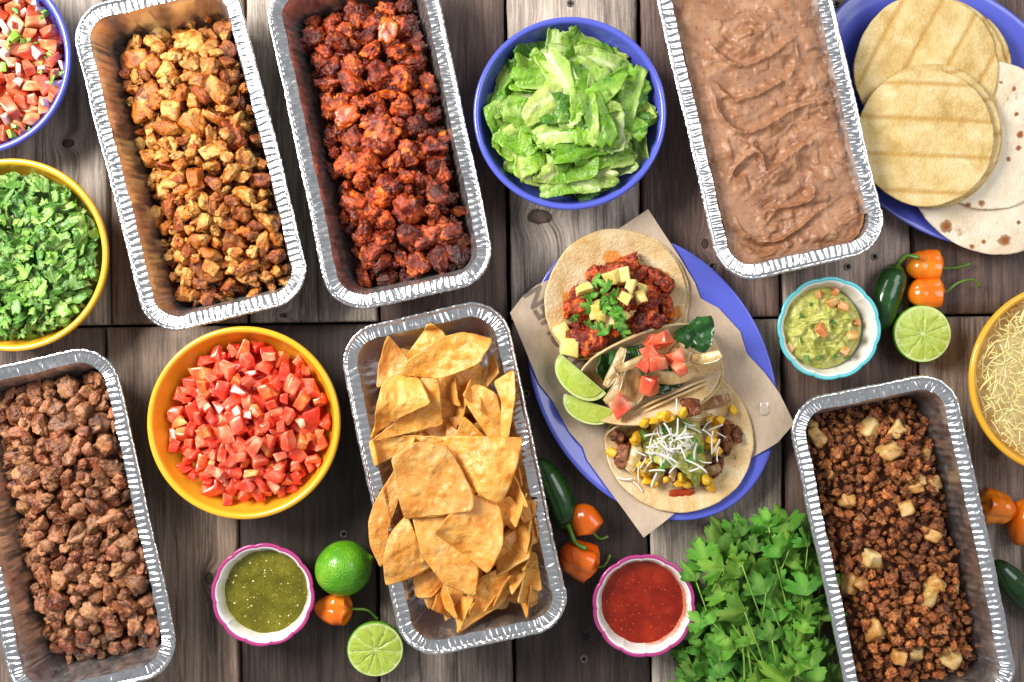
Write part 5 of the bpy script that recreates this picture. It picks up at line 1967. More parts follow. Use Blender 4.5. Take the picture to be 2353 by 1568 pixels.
def lime_half(px, py, rpx, zc, rot, tilt, label):
    c_ = P(px, py, zc)
    r = PL(rpx, zc)
    e = empty('lime_half', c_, 0, label, 'lime', 'cut limes')
    e.rotation_euler = (tilt[0], tilt[1], rot)
    V, F = lathe([(.02 * r, -.97 * r), (.35 * r, -.92 * r), (.65 * r, -.74 * r), (.88 * r, -.45 * r), (.98 * r, -.18 * r), (1.0 * r, -.03 * r), (.99 * r, 0), (.965 * r, .0006)], 96, True, False)
    link('rind', mesh('rind', V, F, M_RIND), e)
    V, F = disc_fill(.966 * r, 8, lambda x, y: .0005 + 0 * x, 96)
    link('pith', mesh('pith', V, F, M_PITH), e)
    ns = 10
    rgl = np.random.default_rng(int(px))
    edges = np.cumsum(rgl.uniform(.8, 1.2, ns))
    edges = np.concatenate([[0], edges]) / edges[-1] * 2 * np.pi
    for k in range(ns):
        a0, a1 = edges[k], edges[k + 1]
        gap = .00032
        nr_, na = 10, 11
        V, uv = [], []
        for i in range(nr_):
            rr = .0022 + (.885 * r - .0022) * i / (nr_ - 1)
            g_ = min(gap / rr, .45 * (a1 - a0))
            for j in range(na):
                t = j / (na - 1)
                a = a0 + g_ + (a1 - a0 - 2 * g_) * t
                # rounded outer corners
                cr = 1 - .10 * max(0, (abs(t - .5) * 2 - .72) / .28) ** 2 * (i / (nr_ - 1)) ** 3
                bulge = .0009 * math.sin(math.pi * t) ** .5 * math.sin(math.pi * min(.97, max(.03, i / (nr_ - 1)))) ** .5
                V.append((rr * cr * math.cos(a), rr * cr * math.sin(a), .0006 + bulge + .0003 * rgl.normal() * (0 < i < nr_ - 1)))
                uv.append((t * .45 + k, rr / r))
        link('segment', mesh('segment', np.array(V), [grid_faces(na, nr_, False)[:, ::-1]], M_PULP, True, np.array(uv)), e)
    return e


e = lime_half(2120, 767.5, 66.5, .0255, .3, (0, 0), 'cut lime half face up beside the orange peppers and jalapeno')
e = lime_half(862.5, 1493, 65, .027, 1.1, (0.10, -0.05), 'cut lime half face up tucked against the chip pan')
# whole lime
c_ = P(790, 1306, .028)
d, f = ico(4)
ax = np.array([.93, .36, .05])
ax = ax / np.linalg.norm(ax)
proj = d @ ax
rr = 1 + .05 * np.exp(-((1 - proj) / .012)) * 1.0 + .10 * np.exp(-((1 - proj) / .006)) + .04 * np.exp(-((1 + proj) / .03)) + .012 * fbm(d * 1.6, 2, 4)
rl = PL(62.5, .028)
V = d * rr[:, None] * rl
V = V + np.outer(proj * rl * .05, ax)
o = link('lime', mesh('lime', V, [f], M_RIND), None, (c_.x, c_.y, rl * 1.0), None, 'whole glossy green lime between the green salsa and the chip pan', 'lime')

# lime wedges on the taco plate


def lime_wedge(pa, pb, side, z, label, lean):
    """pa,pb ends of the wedge in photo px; flesh face looks up, rind on 'side'"""
    A, B = P(*pa, z), P(*pb, z)
    ln = (B - A).length
    mid = (A + B) / 2
    ang = math.atan2(B.y - A.y, B.x - A.x)
    e = empty('lime_wedge', mid, 0, label, 'lime', 'lime wedges on the platter')
    e.rotation_euler = Euler((lean * side, 0, ang), 'XYZ')
    L2, D = ln / 2, ln * .40
    # ellipsoid quarter : x along, y toward rind (side), z down; faces at z=0 and tilted 75 deg below
    nu, nv = 30, 12
    wed = R(72)
    V = []
    for j in range(nv + 1):
        b_ = -wed * j / nv
        for i in range(nu + 1):
            a = math.pi * i / nu
            x = -L2 * math.cos(a)
            r_ = D * math.sin(a) ** .85
            V.append((x, side * r_ * math.cos(b_), r_ * math.sin(b_)))
    V = np.array(V)
    F = grid_faces(nu + 1, nv + 1, False)
    if side > 0:
        F = F[:, ::-1]
    link('rind', mesh('rind', V, [F], M_RIND), e)
    for nm, mt, kk, zz in (('pith', M_PITH, .985, .0), ('pulp', M_PULP, .84, .0009)):
        for fi, b_ in ((0, 0.0), (1, -wed)):
            Vf, uv = [], []
            for i in range(nu + 1):
                a = math.pi * i / nu
                x = -L2 * math.cos(a) * (kk if kk < .9 else 1)
                r_ = D * math.sin(a) ** .85 * kk
                for t in np.linspace(0, 1, 9):
                    y = r_ * t + (.0012 if kk < .9 else 0)
                    bul = zz + (.0009 * math.sin(math.pi * t) * math.sin(a) if kk < .9 else 0)
                    nrm = np.array([0, -side * math.sin(b_) * (-1), math.cos(b_)]) if fi == 0 else np.array([0, -side * math.sin(-b_), -math.cos(b_)])
                    p3 = np.array([x, side * y * math.cos(b_), y * math.sin(b_)]) + nrm * bul
                    Vf.append(p3)
                    uv.append((i / nu * 1.6, t))
            Ff = grid_faces(9, nu + 1, False)
            if (side > 0) == (fi == 0):
                Ff = Ff[:, ::-1]
            link(nm, mesh(nm, np.array(Vf), [Ff], mt, True, np.array(uv)), e)
    return e


# ------------------------------------------------------------------ peppers
def tube(pts, rad, n=12, cap=True):
    pts = np.asarray(pts, float)
    m = len(pts)
    rad = np.broadcast_to(np.asarray(rad, float), (m,))
    T = np.gradient(pts, axis=0)
    T /= np.linalg.norm(T, axis=1, keepdims=True) + 1e-9
    up = np.array([0, 0, 1.0])
    V = []
    for k in range(m):
        s_ = np.cross(T[k], up)
        if np.linalg.norm(s_) < 1e-3:
            s_ = np.array([1.0, 0, 0])
        s_ /= np.linalg.norm(s_)
        u_ = np.cross(s_, T[k])
        a = np.linspace(0, 2 * np.pi, n, endpoint=False)
        V.append(pts[k] + rad[k] * (np.cos(a)[:, None] * s_ + np.sin(a)[:, None] * u_))
    V = np.concatenate(V)
    F = [grid_faces(n, m)[:, ::-1]]
    if cap:
        F += [np.arange(n)[None, :], (np.arange(n) + (m - 1) * n)[::-1][None, :]]
    return V, F


def curve(pts, n=24):
    """Catmull-Rom through points"""
    p = np.asarray(pts, float)
    p = np.vstack([2 * p[0] - p[1], p, 2 * p[-1] - p[-2]])
    out = []
    segs = len(p) - 3
    for k in range(segs):
        for t in np.linspace(0, 1, max(2, n // segs), endpoint=(k == segs - 1)):
            a, b, c_, d_ = p[k:k + 4]
            out.append(.5 * ((2 * b) + (-a + c_) * t + (2 * a - 5 * b + 4 * c_ - d_) * t * t + (-a + 3 * b - 3 * c_ + d_) * t ** 3))
    return np.array(out)


M_HAB = simple_food('habanero_skin', [(.3, (.74, .13, .004)), (.5, (.84, .20, .006)), (.7, (.88, .28, .015))], 28, 3, .17, 90, .12, .0015, .92, 1.05, spec=.5, sss=.15, coat=.3)
M_JAL = simple_food('jalapeno_skin', [(.3, (.006, .030, .006)), (.5, (.010, .055, .009)), (.72, (.025, .10, .012))], 26, 3, .16, 90, .12, .0015, .95, 1.05, spec=.5, coat=.3)
M_PSTEM = simple_food('pepper_stem', [(.3, (.06, .17, .012)), (.7, (.17, .32, .04))], 70, 3, .35, None, lo=.9, hi=1.1)


def habanero(pa, pb, z, wpx, label, seed, stem, tip=.35, col=(1, 1, 1)):
    """pa stem end px, pb tip px"""
    A, B = P(*pa, z), P(*pb, z)
    ln = (B - A).length
    rgl = np.random.default_rng(seed)
    w = PL(wpx, z) / 2
    m, n = 40, 60
    t = np.linspace(0, 1, m)
    prof = np.clip(t / .16, 0, 1) ** .50 * (1 - np.clip((t - .40) / .60, 0, 1) ** (2.0 + tip)) ** .62
    prof = prof * (1 - .10 * np.exp(-((t - .55) / .12) ** 2) * rgl.uniform(0, 1))
    th = np.linspace(0, 2 * np.pi, n, endpoint=False)
    V = []
    ph = rgl.uniform(0, 6)
    nl = rgl.choice([3, 4])
    for k in range(m):
        lob = 1 + (.24 - .14 * t[k]) * (np.abs(np.cos(nl / 2 * th + ph)) ** .8 - .6) + .05 * vnoise(xyz(np.cos(th) * 1.5, np.sin(th) * 1.5, np.full(n, t[k] * 4)), seed)
        r_ = w * max(prof[k], .015) * lob
        x = -ln / 2 + ln * t[k] + (.10 * w * np.cos(nl * th + 2 * ph) * (t[k] < .15))
        V.append(np.c_[np.full(n, 0.0) + x, r_ * np.cos(th), r_ * np.sin(th) * .95])
    V = np.concatenate(V)
    F = [grid_faces(n, m)[:, ::-1], np.arange(n)[None, :], (np.arange(n) + (m - 1) * n)[::-1][None, :]]
    zmin = V[:, 2].min()
    e = empty('habanero', ((A.x + B.x) / 2, (A.y + B.y) / 2, -zmin), math.atan2(B.y - A.y, B.x - A.x), label, 'pepper', 'orange habanero peppers')
    o = link('pepper_body', mesh('pepper_body', V, F, M_HAB), e)
    o.color = (*col, 1)
    if stem:
        inv = Matrix.Rotation(-math.atan2(B.y - A.y, B.x - A.x), 3, 'Z')
        pts = []
        cen = Vector(((A.x + B.x) / 2, (A.y + B.y) / 2, -zmin))
        pts.append((-ln / 2 + .004, 0, 0))
        for (sx_, sy_, sz_) in stem:
            pts.append(tuple(inv @ (P(sx_, sy_, sz_) - cen)))
        cv = curve(pts, 30)
        rad = np.interp(np.linspace(0, 1, len(cv)), [0, .08, .2, .85, 1], [.0042, .0028, .0014, .0012, .0017])
        V, F = tube(cv, rad, 10)
        link('stem', mesh('stem', V, F, M_PSTEM), e)
    return e


def jalapeno(pts, radpx, z, label, stem, seed):
    P3 = [P(a, b, z) for a, b in pts]
    c0 = sum(P3, Vector()) / len(P3)
    cv = curve([tuple(p - c0) for p in P3], 44)
    t = np.linspace(0, 1, len(cv))
    rmax = PL(radpx, z)
    prof = np.interp(t, [0, .03, .09, .22, .5, .75, .9, .97, 1], [.55, .72, .88, .98, 1, .88, .62, .34, .05])
    V, F = tube(cv, rmax * prof, 36)
    V += .0009 * fbm(V * 60, 2, seed)[:, None] * (V / (np.abs(V).max()))
    e = empty('jalapeno', (c0.x, c0.y, rmax * .99), 0, label, 'pepper', 'green jalapeno peppers')
    link('pepper_body', mesh('pepper_body', V, F, M_JAL), e)
    if stem:
        s3 = [np.array(P(a, b, zz)) - np.array((c0.x, c0.y, rmax * .99)) for a, b, zz in stem]
        sv = curve([cv[0] + (cv[1] - cv[0]) * .5] + s3, 26)
        rad = np.interp(np.linspace(0, 1, len(sv)), [0, .06, .16, .3, .85, 1], [rmax * .62, rmax * .5, .0036, .0026, .0022, .0028])
        V, F = tube(sv, rad, 14)
        link('stem', mesh('stem', V, F, M_PSTEM), e)
    return e


def q5(x, y):
    return ((3000 + x / 1.568) / 1.7407, (900 + y / 1.568) / 1.7407)


def q6(x, y):
    return ((2000 + x / 2.24) / 1.7407, (1700 + y / 2.24) / 1.7407)


jalapeno([q5(930, 278), q5(888, 400), q5(850, 540), q5(848, 665)], 35, .024, 'dark green jalapeno with curved stem beside the guacamole ramekin', [(*q5(935, 235), .026), (*q5(985, 195), .030), (*q5(1060, 205), .036)], 3)
habanero(q5(1205, 262), q5(978, 255), .018, 72, 'orange habanero under the jalapeno stem, upper of the pair', 5, [(*q5(1225, 272), .016), (*q5(1310, 266), .010), (*q5(1385, 243), .006)])
habanero(q5(1208, 425), q5(985, 432), .018, 74, 'orange habanero with long curved stem touching the cut lime', 9, [(*q5(1235, 415), .018), (*q5(1310, 362), .018), (*q5(1400, 345), .014), (*q5(1440, 388), .009)])
jalapeno([q6(600, 890), q6(545, 700), q6(450, 500), q6(340, 300)], 32, .020, 'dark green jalapeno half hidden beside the chip pan', [(*q6(628, 945), .024), (*q6(680, 1060), .030), (*q6(775, 1110), .036)], 7)
habanero(q6(830, 965), q6(690, 715), .017, 70, 'small orange habanero beside the jalapeno and chip pan', 12, [(*q6(850, 985), .014), (*q6(900, 1020), .009), (*q6(965, 1000), .006)], .2, (.97, .72, .8))
habanero(q6(862, 1270), q6(530, 1120), .017, 84, 'orange habanero under the jalapeno stem by the red salsa', 16, [(*q6(885, 1275), .013), (*q6(940, 1255), .010), (*q6(990, 1165), .008)], .3, (.96, .62, .7))
habanero(((800 + 1392 / 2.306) / 1.7407, (2050 + 905 / 2.306) / 1.7407), ((800 + 1040 / 2.306) / 1.7407, (2050 + 880 / 2.306) / 1.7407), .019, 76, 'orange habanero between whole lime and cut lime half', 22,
         [((800 + 1430 / 2.306) / 1.7407, (2050 + 892 / 2.306) / 1.7407, .018), ((800 + 1550 / 2.306) / 1.7407, (2050 + 905 / 2.306) / 1.7407, .014), ((800 + 1640 / 2.306) / 1.7407, (2050 + 985 / 2.306) / 1.7407, .008)], -.5, (.98, .82, .9))
habanero((2248, 1158), (2332, 1175), .019, 78, 'orange habanero partly under the mince pan rim', 31, None, .6)
habanero((2372, 1150), (2340, 1256), .019, 74, 'orange habanero cut by the right frame edge', 37, None, -.2)
jalapeno([(2420, 1408), (2370, 1378), (2328, 1338), (2290, 1290)], 36, .022, 'dark green jalapeno cut by the right frame edge', None, 9)

# ------------------------------------------------------------------ tortillas


def tortilla_material(name, stops, bands=False, spots=(38, .70), crackle=.35, spotcol=(.30, .12, .03), bump=.5, stains=False, soft=.03, scorch=()):
    b = MB(name)
    v = b.coord()
    uv = b.tc('UV')
    c_ = b.ramp(b.noise(v, 34, 5, .62, .4), stops)
    ck = b.voro(v, 210, 'DISTANCE_TO_EDGE')
    warp = b.node('ShaderNodeVectorMath', operation='ADD')
    nz_ = b.node('ShaderNodeTexNoise')
    nz_.inputs['Scale'].default_value = 130
    b.l(v, nz_.inputs['Vector'])
    sc_ = b.node('ShaderNodeVectorMath', operation='SCALE')
    sc_.inputs['Scale'].default_value = .006
    b.l(nz_.outputs['Color'], sc_.inputs[0])
    b.l(v, warp.inputs[0])
    b.l(sc_.outputs[0], warp.inputs[1])
    ck = b.voro(warp.outputs[0], 190, 'DISTANCE_TO_EDGE')
    cl = b.ramp(ck, [(0, 1.0), (.05, .4), (.12, 0.0)])
    patch = b.ramp(b.noise(v, 26, 3), [(.40, 0.0), (.58, 1.0)])
    c_ = b.mix(b.math('MULTIPLY', b.math('MULTIPLY', cl, patch), crackle), c_, (.42, .25, .10))
    if bands:
        sp = b.node('ShaderNodeSeparateXYZ')
        b.l(uv, sp.inputs[0])
        yy = b.math('ADD', sp.outputs[1], b.math('MULTIPLY', b.math('SUBTRACT', b.noise(v, 40, 3), .5), .0035))
        m = None
        for y0 in (-.0560, -.0185, .0190, .0550):
            k = b.math('ABSOLUTE', b.math('SUBTRACT', yy, y0))
            m = k if m is None else b.math('MINIMUM', m, k)
        bd = b.ramp(m, [(.0, 1.0), (.0012, .9), (.0024, 0.0)])
        c_ = b.mix(b.math('MULTIPLY', bd, .8), c_, (.50, .27, .055))
    m1 = b.ramp(b.noise(v, spots[0], 4, .55), [(spots[1], 0.0), (spots[1] + soft, 1.0)])
    c_ = b.mix(b.math('MULTIPLY', m1, .8), c_, spotcol)
    m2 = b.ramp(b.noise(v, 300, 2, .5), [(.74, 0.0), (.78, 1.0)])
    c_ = b.mix(b.math('MULTIPLY', m2, .6), c_, spotcol)
    if scorch:
        o2 = b.tc('Object')
        wv = b.math('MULTIPLY', b.math('SUBTRACT', b.noise(o2, 160, 5, .65), .5), 1.5)
        for (lx, ly, rr) in scorch:
            sb = b.node('ShaderNodeVectorMath', operation='SUBTRACT')
            b.l(o2, sb.inputs[0])
            sb.inputs[1].default_value = (lx, ly, 0)
            ml = b.node('ShaderNodeVectorMath', operation='MULTIPLY')
            b.l(sb.outputs[0], ml.inputs[0])
            ml.inputs[1].default_value = (1 / rr, 1 / rr, 0)
            ln = b.node('ShaderNodeVectorMath', operation='LENGTH')
            b.l(ml.outputs[0], ln.inputs[0])
            dm = b.math('ADD', ln.outputs['Value'], wv)
            c_ = b.mix(b.ramp(dm, [(.35, 1.0), (.75, .75), (1.05, 0.0)]), c_, (.30, .10, .022))
    if stains:
        o_ = b.tc('Object')
        dmin = None
        C_ = P(1149 + 517 * .5129, 459.6 + 455 * .5129, .016)
        for (sx, sy, rx, ry) in [(500, 262, 44, 40), (590, 292, 40, 26), (640, 310, 30, 20), (705, 325, 26, 26), (745, 335, 18, 14), (296, 440, 16, 36), (300, 500, 14, 22), (800, 500, 20, 30)]:
            p_ = P(1149 + sx * .5129, 459.6 + sy * .5129, .024)
            sb = b.node('ShaderNodeVectorMath', operation='SUBTRACT')
            b.l(o_, sb.inputs[0])
            sb.inputs[1].default_value = (p_.x - C_.x, p_.y - C_.y, 0)
            ml = b.node('ShaderNodeVectorMath', operation='MULTIPLY')
            b.l(sb.outputs[0], ml.inputs[0])
            ml.inputs[1].default_value = (1 / (rx * .00024), 1 / (ry * .00024), 0)
            ln = b.node('ShaderNodeVectorMath', operation='LENGTH')
            b.l(ml.outputs[0], ln.inputs[0])
            dmin = ln.outputs['Value'] if dmin is None else b.math('MINIMUM', dmin, ln.outputs['Value'])
        dm = b.math('ADD', dmin, b.math('MULTIPLY', b.math('SUBTRACT', b.noise(o_, 150, 4, .6), .5), 1.1))
        c_ = b.mix(b.math('MULTIPLY', b.ramp(dm, [(.70, 1.0), (1.0, 0.0)]), .85), c_, (.70, .24, .015))
    c_ = b.vary(c_, .94, 1.05)
    h = b.math('ADD', b.math('MULTIPLY', b.ramp(ck, [(0, 0.0), (.2, 1.0)]), .5), b.noise(v, 160, 4, .6))
    return b.done(c_, .62, b.bump(h, bump, .0010), .3, sss=.06)


M_CORNT = tortilla_material('corn_tortilla', [(.28, (.50, .32, .09)), (.48, (.70, .50, .20)), (.70, (.83, .67, .36))], True, (30, .80))
M_TACO = tortilla_material('taco_tortilla', [(.3, (.58, .36, .13)), (.48, (.72, .52, .26)), (.66, (.80, .66, .42))], False, (52, .68), .45, (.24, .085, .025))
M_TACO2 = tortilla_material('oily_taco_tortilla', [(.3, (.58, .36, .13)), (.48, (.72, .52, .26)), (.66, (.80, .66, .42))], False, (52, .68), .45, (.24, .085, .025), stains=True)
M_FLOUR = tortilla_material('flour_tortilla', [(.3, (.72, .57, .38)), (.5, (.81, .69, .51)), (.7, (.86, .77, .62))], False, (36, .60), .0, (.36, .13, .030), .45, soft=.09)


def scorch_at(cx, cy, z, rot, spots):
    c0 = P(cx, cy, z)
    out = []
    for (sx, sy, r_) in spots:
        d_ = Matrix.Rotation(-rot, 3, 'Z') @ (P(sx, sy, z) - c0)
        out.append((d_.x, d_.y, PL(r_, z)))
    return out


FST = [(.3, (.72, .57, .38)), (.5, (.81, .69, .51)), (.7, (.86, .77, .62))]
M_FLOURA = tortilla_material('scorched_flour_tortilla', FST, False, (36, .63), .0, (.36, .13, .030), .45, soft=.09, scorch=scorch_at(2294, 383, .03, .4, [(2175, 521, 17), (2308, 554, 16), (2235, 566, 7), (2262, 556, 6), (2140, 545, 4), (2340, 512, 6)]))
M_FLOURB = tortilla_material('toasted_flour_tortilla', FST, False, (36, .63), .0, (.36, .13, .030), .45, soft=.09, scorch=scorch_at(2276, 310, .034, 1.2, [(2330, 205, 7), (2345, 310, 10), (2342, 340, 8), (2335, 262, 6), (2225, 470, 7), (2255, 468, 9), (2300, 190, 5), (2318, 365, 7)]))


def circle_outline(r, seed, n=120, amp=.019):
    th = np.linspace(0, 2 * np.pi, n, endpoint=False)
    rr = r * (1 + amp * vnoise(xyz(np.cos(th) * 1.6 + seed, np.sin(th) * 1.6), seed) + amp * .35 * vnoise(xyz(np.cos(th) * 9 + seed, np.sin(th) * 9), seed))
    return np.c_[rr * np.cos(th), rr * np.sin(th)]


def flat_tortilla(px, py, rpx, z, rot, mat, label, grp, seed, bands=True, tilt=(0, 0), amp=.0025, name='tortilla', ry=1.0):
    c_ = P(px, py, z)
    r = PL(rpx, z)
    o = circle_outline(r, seed)
    o[:, 1] *= ry

    def fm(x, y):
        z_ = amp * fbm(xyz(x * 16 + seed * 3, y * 16), 2, seed) + .0006 * fbm(xyz(x * 120, y * 120), 2, seed + 1)
        if bands:
            for y0 in (-.0560, -.0185, .0190, .0550):
                z_ = z_ - .0009 * np.exp(-((y - y0) / .0018) ** 2)
        return np.c_[x, y, z_]
    V, F, uv = sheet(o, 40, fm, .0024)
    return link(name, mesh(name, V, F, mat, True, uv), None, c_, (tilt[0], tilt[1], rot), label, 'tortilla', grp)


tg = 'tortillas stacked on the blue platter'
flat_tortilla(2294, 383, 204, .0300, .4, M_FLOURA, 'large pale flour tortilla lowest in the pile, hanging over the platter edge', tg, 41, False, (.0, .0), .0030)
flat_tortilla(2276, 310, 170, .0340, 1.2, M_FLOURB, 'smaller pale flour tortilla over the larger flour one', tg, 43, False, (.0, .0), .0025)
flat_tortilla(2157, 166, 165, .0300, R(64), M_CORNT, 'yellow corn tortilla underneath the upper corn stack', tg, 45, True, (.0, .0), .0022)
flat_tortilla(2146, 160, 167, .0335, R(60), M_CORNT, 'yellow corn tortilla in the middle of the upper corn stack', tg, 46, True, (.0, .0), .0022)
flat_tortilla(2130, 156, 166, .0375, R(62), M_CORNT, 'yellow corn tortilla on top of the upper corn stack, dented lines running steeply', tg, 47, True)
flat_tortilla(2142, 318, 161, .0415, R(-6), M_CORNT, 'yellow corn tortilla at the bottom of the front corn stack', tg, 48, True, (.0, .0), .0025)
flat_tortilla(2140, 307, 161, .0450, R(15), M_CORNT, 'yellow corn tortilla in the middle of the front corn stack', tg, 49, True)
flat_tortilla(2126, 316, 157, .0490, R(-2.5), M_CORNT, 'yellow corn tortilla on top of the front corn stack, level dented lines', tg, 50, True)

# ------------------------------------------------------------------ paper sheet with print
PLC = P(1499, 865, .022)
PLROT = R(-61.0)
PA, PBx = PL(349, .022), PL(266, .022)


def platter_k(x, y):
    dx, dy = x - PLC.x, y - PLC.y
    u = dx * math.cos(PLROT) + dy * math.sin(PLROT)
    v = -dx * math.sin(PLROT) + dy * math.cos(PLROT)
    return np.hypot(u / PA, v / PBx)


def paper_z(x, y):
    k = platter_k(np.asarray(x), np.asarray(y))
    z = np.interp(k, [0, .55, .66, .78, .86, .93, .985, 1.03, 1.3], [.0085, .0090, .0112, .0160, .0200, .0242, .0268, .0280, .0315])
    q = xyz(x, y)
    cr = .0022 * np.maximum(0, ridged(q * 13 + 3, 2, 201)) + .0010 * fbm(q * 38, 3, 202)
    return z + cr.reshape(np.shape(x)) * np.clip(k * 1.3 - .2, .1, 1)


def q3(x, y):
    return (1149 + x * .5129, 459.6 + y * .5129)


def polyl(pts, n):
    w = np.array([P(*q3(*p), .024)[:2] for p in pts])
    d = np.concatenate([[0], np.cumsum(np.linalg.norm(np.diff(w, axis=0), axis=1))])
    t = np.linspace(0, d[-1], n)
    return np.c_[np.interp(t, d, w[:, 0]), np.interp(t, d, w[:, 1])]


nu, nv = 130, 100
e_left = polyl([(45, 507), (100, 640), (175, 825), (235, 900), (310, 1040), (372, 1110), (390, 1165), (470, 1275), (555, 1390), (640, 1508)], nu)      # W corner -> S corner
e_right = polyl([(660, 45), (730, 150), (800, 250), (878, 370), (905, 440), (985, 485), (1080, 590), (1112, 690), (1185, 775), (1250, 870), (1312, 1000)], nu)   # N -> E
e_top = polyl([(45, 507), (95, 440), (160, 385), (225, 355), (420, 220), (525, 135), (660, 45)], nv)     # W -> N
e_bot = polyl([(640, 1508), (790, 1397), (1000, 1250), (1150, 1143), (1240, 1085), (1312, 1000)], nv)    # S -> E
uu, vv = np.linspace(0, 1, nu), np.linspace(0, 1, nv)
U, Vv = np.meshgrid(uu, vv, indexing='ij')
Pxy = (1 - Vv)[..., None] * e_left[:, None, :] + Vv[..., None] * e_right[:, None, :] + (1 - U)[..., None] * e_top[None] + U[..., None] * e_bot[None] \
    - ((1 - U) * (1 - Vv))[..., None] * e_left[0] - (U * (1 - Vv))[..., None] * e_left[-1] - ((1 - U) * Vv)[..., None] * e_right[0] - (U * Vv)[..., None] * e_right[-1]
zz = paper_z(Pxy[..., 0], Pxy[..., 1])
PV_ = np.c_[Pxy.reshape(-1, 2), zz.reshape(-1)]
PF = grid_faces(nv, nu, False)
b_ = MB('brown_parchment')
v_ = b_.coord(False)
pc_ = b_.ramp(b_.noise(v_, 12, 4, .6), [(.35, (.50, .375, .265)), (.65, (.60, .47, .345))])
pc_ = b_.mix(.25, pc_, b_.ramp(b_.noise(b_.coord(False, (1, .3, 1)), 380, 3, .6), [(.3, (.42, .30, .20)), (.7, (.68, .55, .43))]))
M_PAPER = b_.done(pc_, .55, b_.bump(b_.noise(v_, 90, 3), .1, .001), .35, transl=.0)
if PF.shape[0]:
    a_, b2, c2 = PV_[PF[0][0]], PV_[PF[0][1]], PV_[PF[0][2]]
    if np.cross(b2 - a_, c2 - a_)[2] < 0:
        PF = PF[:, ::-1]
NV_ = vnormals(PV_, [PF])
nP = len(PV_)
Vall = np.vstack([PV_, PV_ - NV_ * .00025])
paper = link('parchment_sheet', mesh('parchment_sheet', Vall, [PF, PF[:, ::-1] + nP], M_PAPER), None, None, None, 'crumpled brown parchment sheet under the three tacos', 'paper sheet')
# printed word on the paper (follows the sheet)
M_INK = simple_food('grey_print_ink', [(.3, (.17, .125, .095)), (.7, (.24, .18, .14))], 80, 3, .6, None, lo=1, hi=1)


def print_word(word, pa, pb, hgt, up):
    """pa: left end of baseline, pb: right end (px). letters stand to the left of reading direction"""
    cu = bpy.data.curves.new('print', 'FONT')
    cu.body = word
    cu.size = 1.0
    cu.offset = .028
    cu.resolution_u = 3
    to = bpy.data.objects.new('print_tmp', cu)
    COL.objects.link(to)
    dg = bpy.context.evaluated_depsgraph_get()
    me = to.evaluated_get(dg).to_mesh()
    import bmesh
    bm_ = bmesh.new()
    bm_.from_mesh(me)
    bmesh.ops.triangulate(bm_, faces=bm_.faces)
    for _ in range(3):
        long_e = [e_ for e_ in bm_.edges if e_.calc_length() > .12]
        if not long_e:
            break
        bmesh.ops.subdivide_edges(bm_, edges=long_e, cuts=1)
        bmesh.ops.triangulate(bm_, faces=bm_.faces)
    V = np.array([v.co[:] for v in bm_.verts])
    F = np.array([[v.index for v in f.verts] for f in bm_.faces])
    bm_.free()
    to.evaluated_get(dg).to_mesh_clear()
    bpy.data.objects.remove(to)
    bpy.data.curves.remove(cu)
    A, B = np.array(P(*pa, .024)[:2]), np.array(P(*pb, .024)[:2])
    d_ = B - A
    w_ = V[:, 0].max() - V[:, 0].min()
    h_ = V[:, 1].max() - V[:, 1].min()
    ex = d_ / w_
    ey = np.array([-d_[1], d_[0]]) / np.linalg.norm(d_) * hgt / h_
    xy = A + np.outer(V[:, 0] - V[:, 0].min(), ex) + np.outer(V[:, 1] - V[:, 1].min(), ey)
    z = paper_z(xy[:, 0], xy[:, 1]) + .00035
    me2 = mesh('printed_word', np.c_[xy, z], [F], M_INK, False)
    return link('printed_word', me2, paper)


# reads upward-left, letter tops toward the paper's left corner
nE = ((2030 + 705 / 5.225) / 1.7407, (1120 + 130 / 5.225) / 1.7407)
dirx, diry = 0.53, 0.85
print_word('KITCHEN', (nE[0] + 118 + 8, nE[1] + 188 + 8), (nE[0] - 2, nE[1] - 4), PL(49, .024), 1)
print_word('KITCHEN', (1731, 1052), (1731 - 122, 1052 - 190), PL(40, .024), 1)

# clear grease drop on the paper
dp = P(1758, 941, .026)
b_ = MB('grease_drop')
M_DROP = b_.done((.62, .50, .38), .04, None, .8, None, coat=1.0, coatr=.02)
V, F = chunk(5, (.012, .015, .004), 2, 3, .15, 1.5, 2, res=3)
link('grease_drop', mesh('grease_drop', V, [F], M_DROP), None, (dp.x, dp.y, float(paper_z(np.array([dp.x]), np.array([dp.y]))[0]) + .0004), None, 'shiny clear drop of grease on the parchment sheet', 'grease drop')

# ------------------------------------------------------------------ tacos
TG = HG(.19, .19, .0015)
TG.h = paper_z(TG.X + PLC.x, TG.Y + PLC.y)


def stamp_world(V, dil=1):
    TG.stamp(V - np.array([PLC.x, PLC.y, 0]), 0, 0, 0, -1, dil)


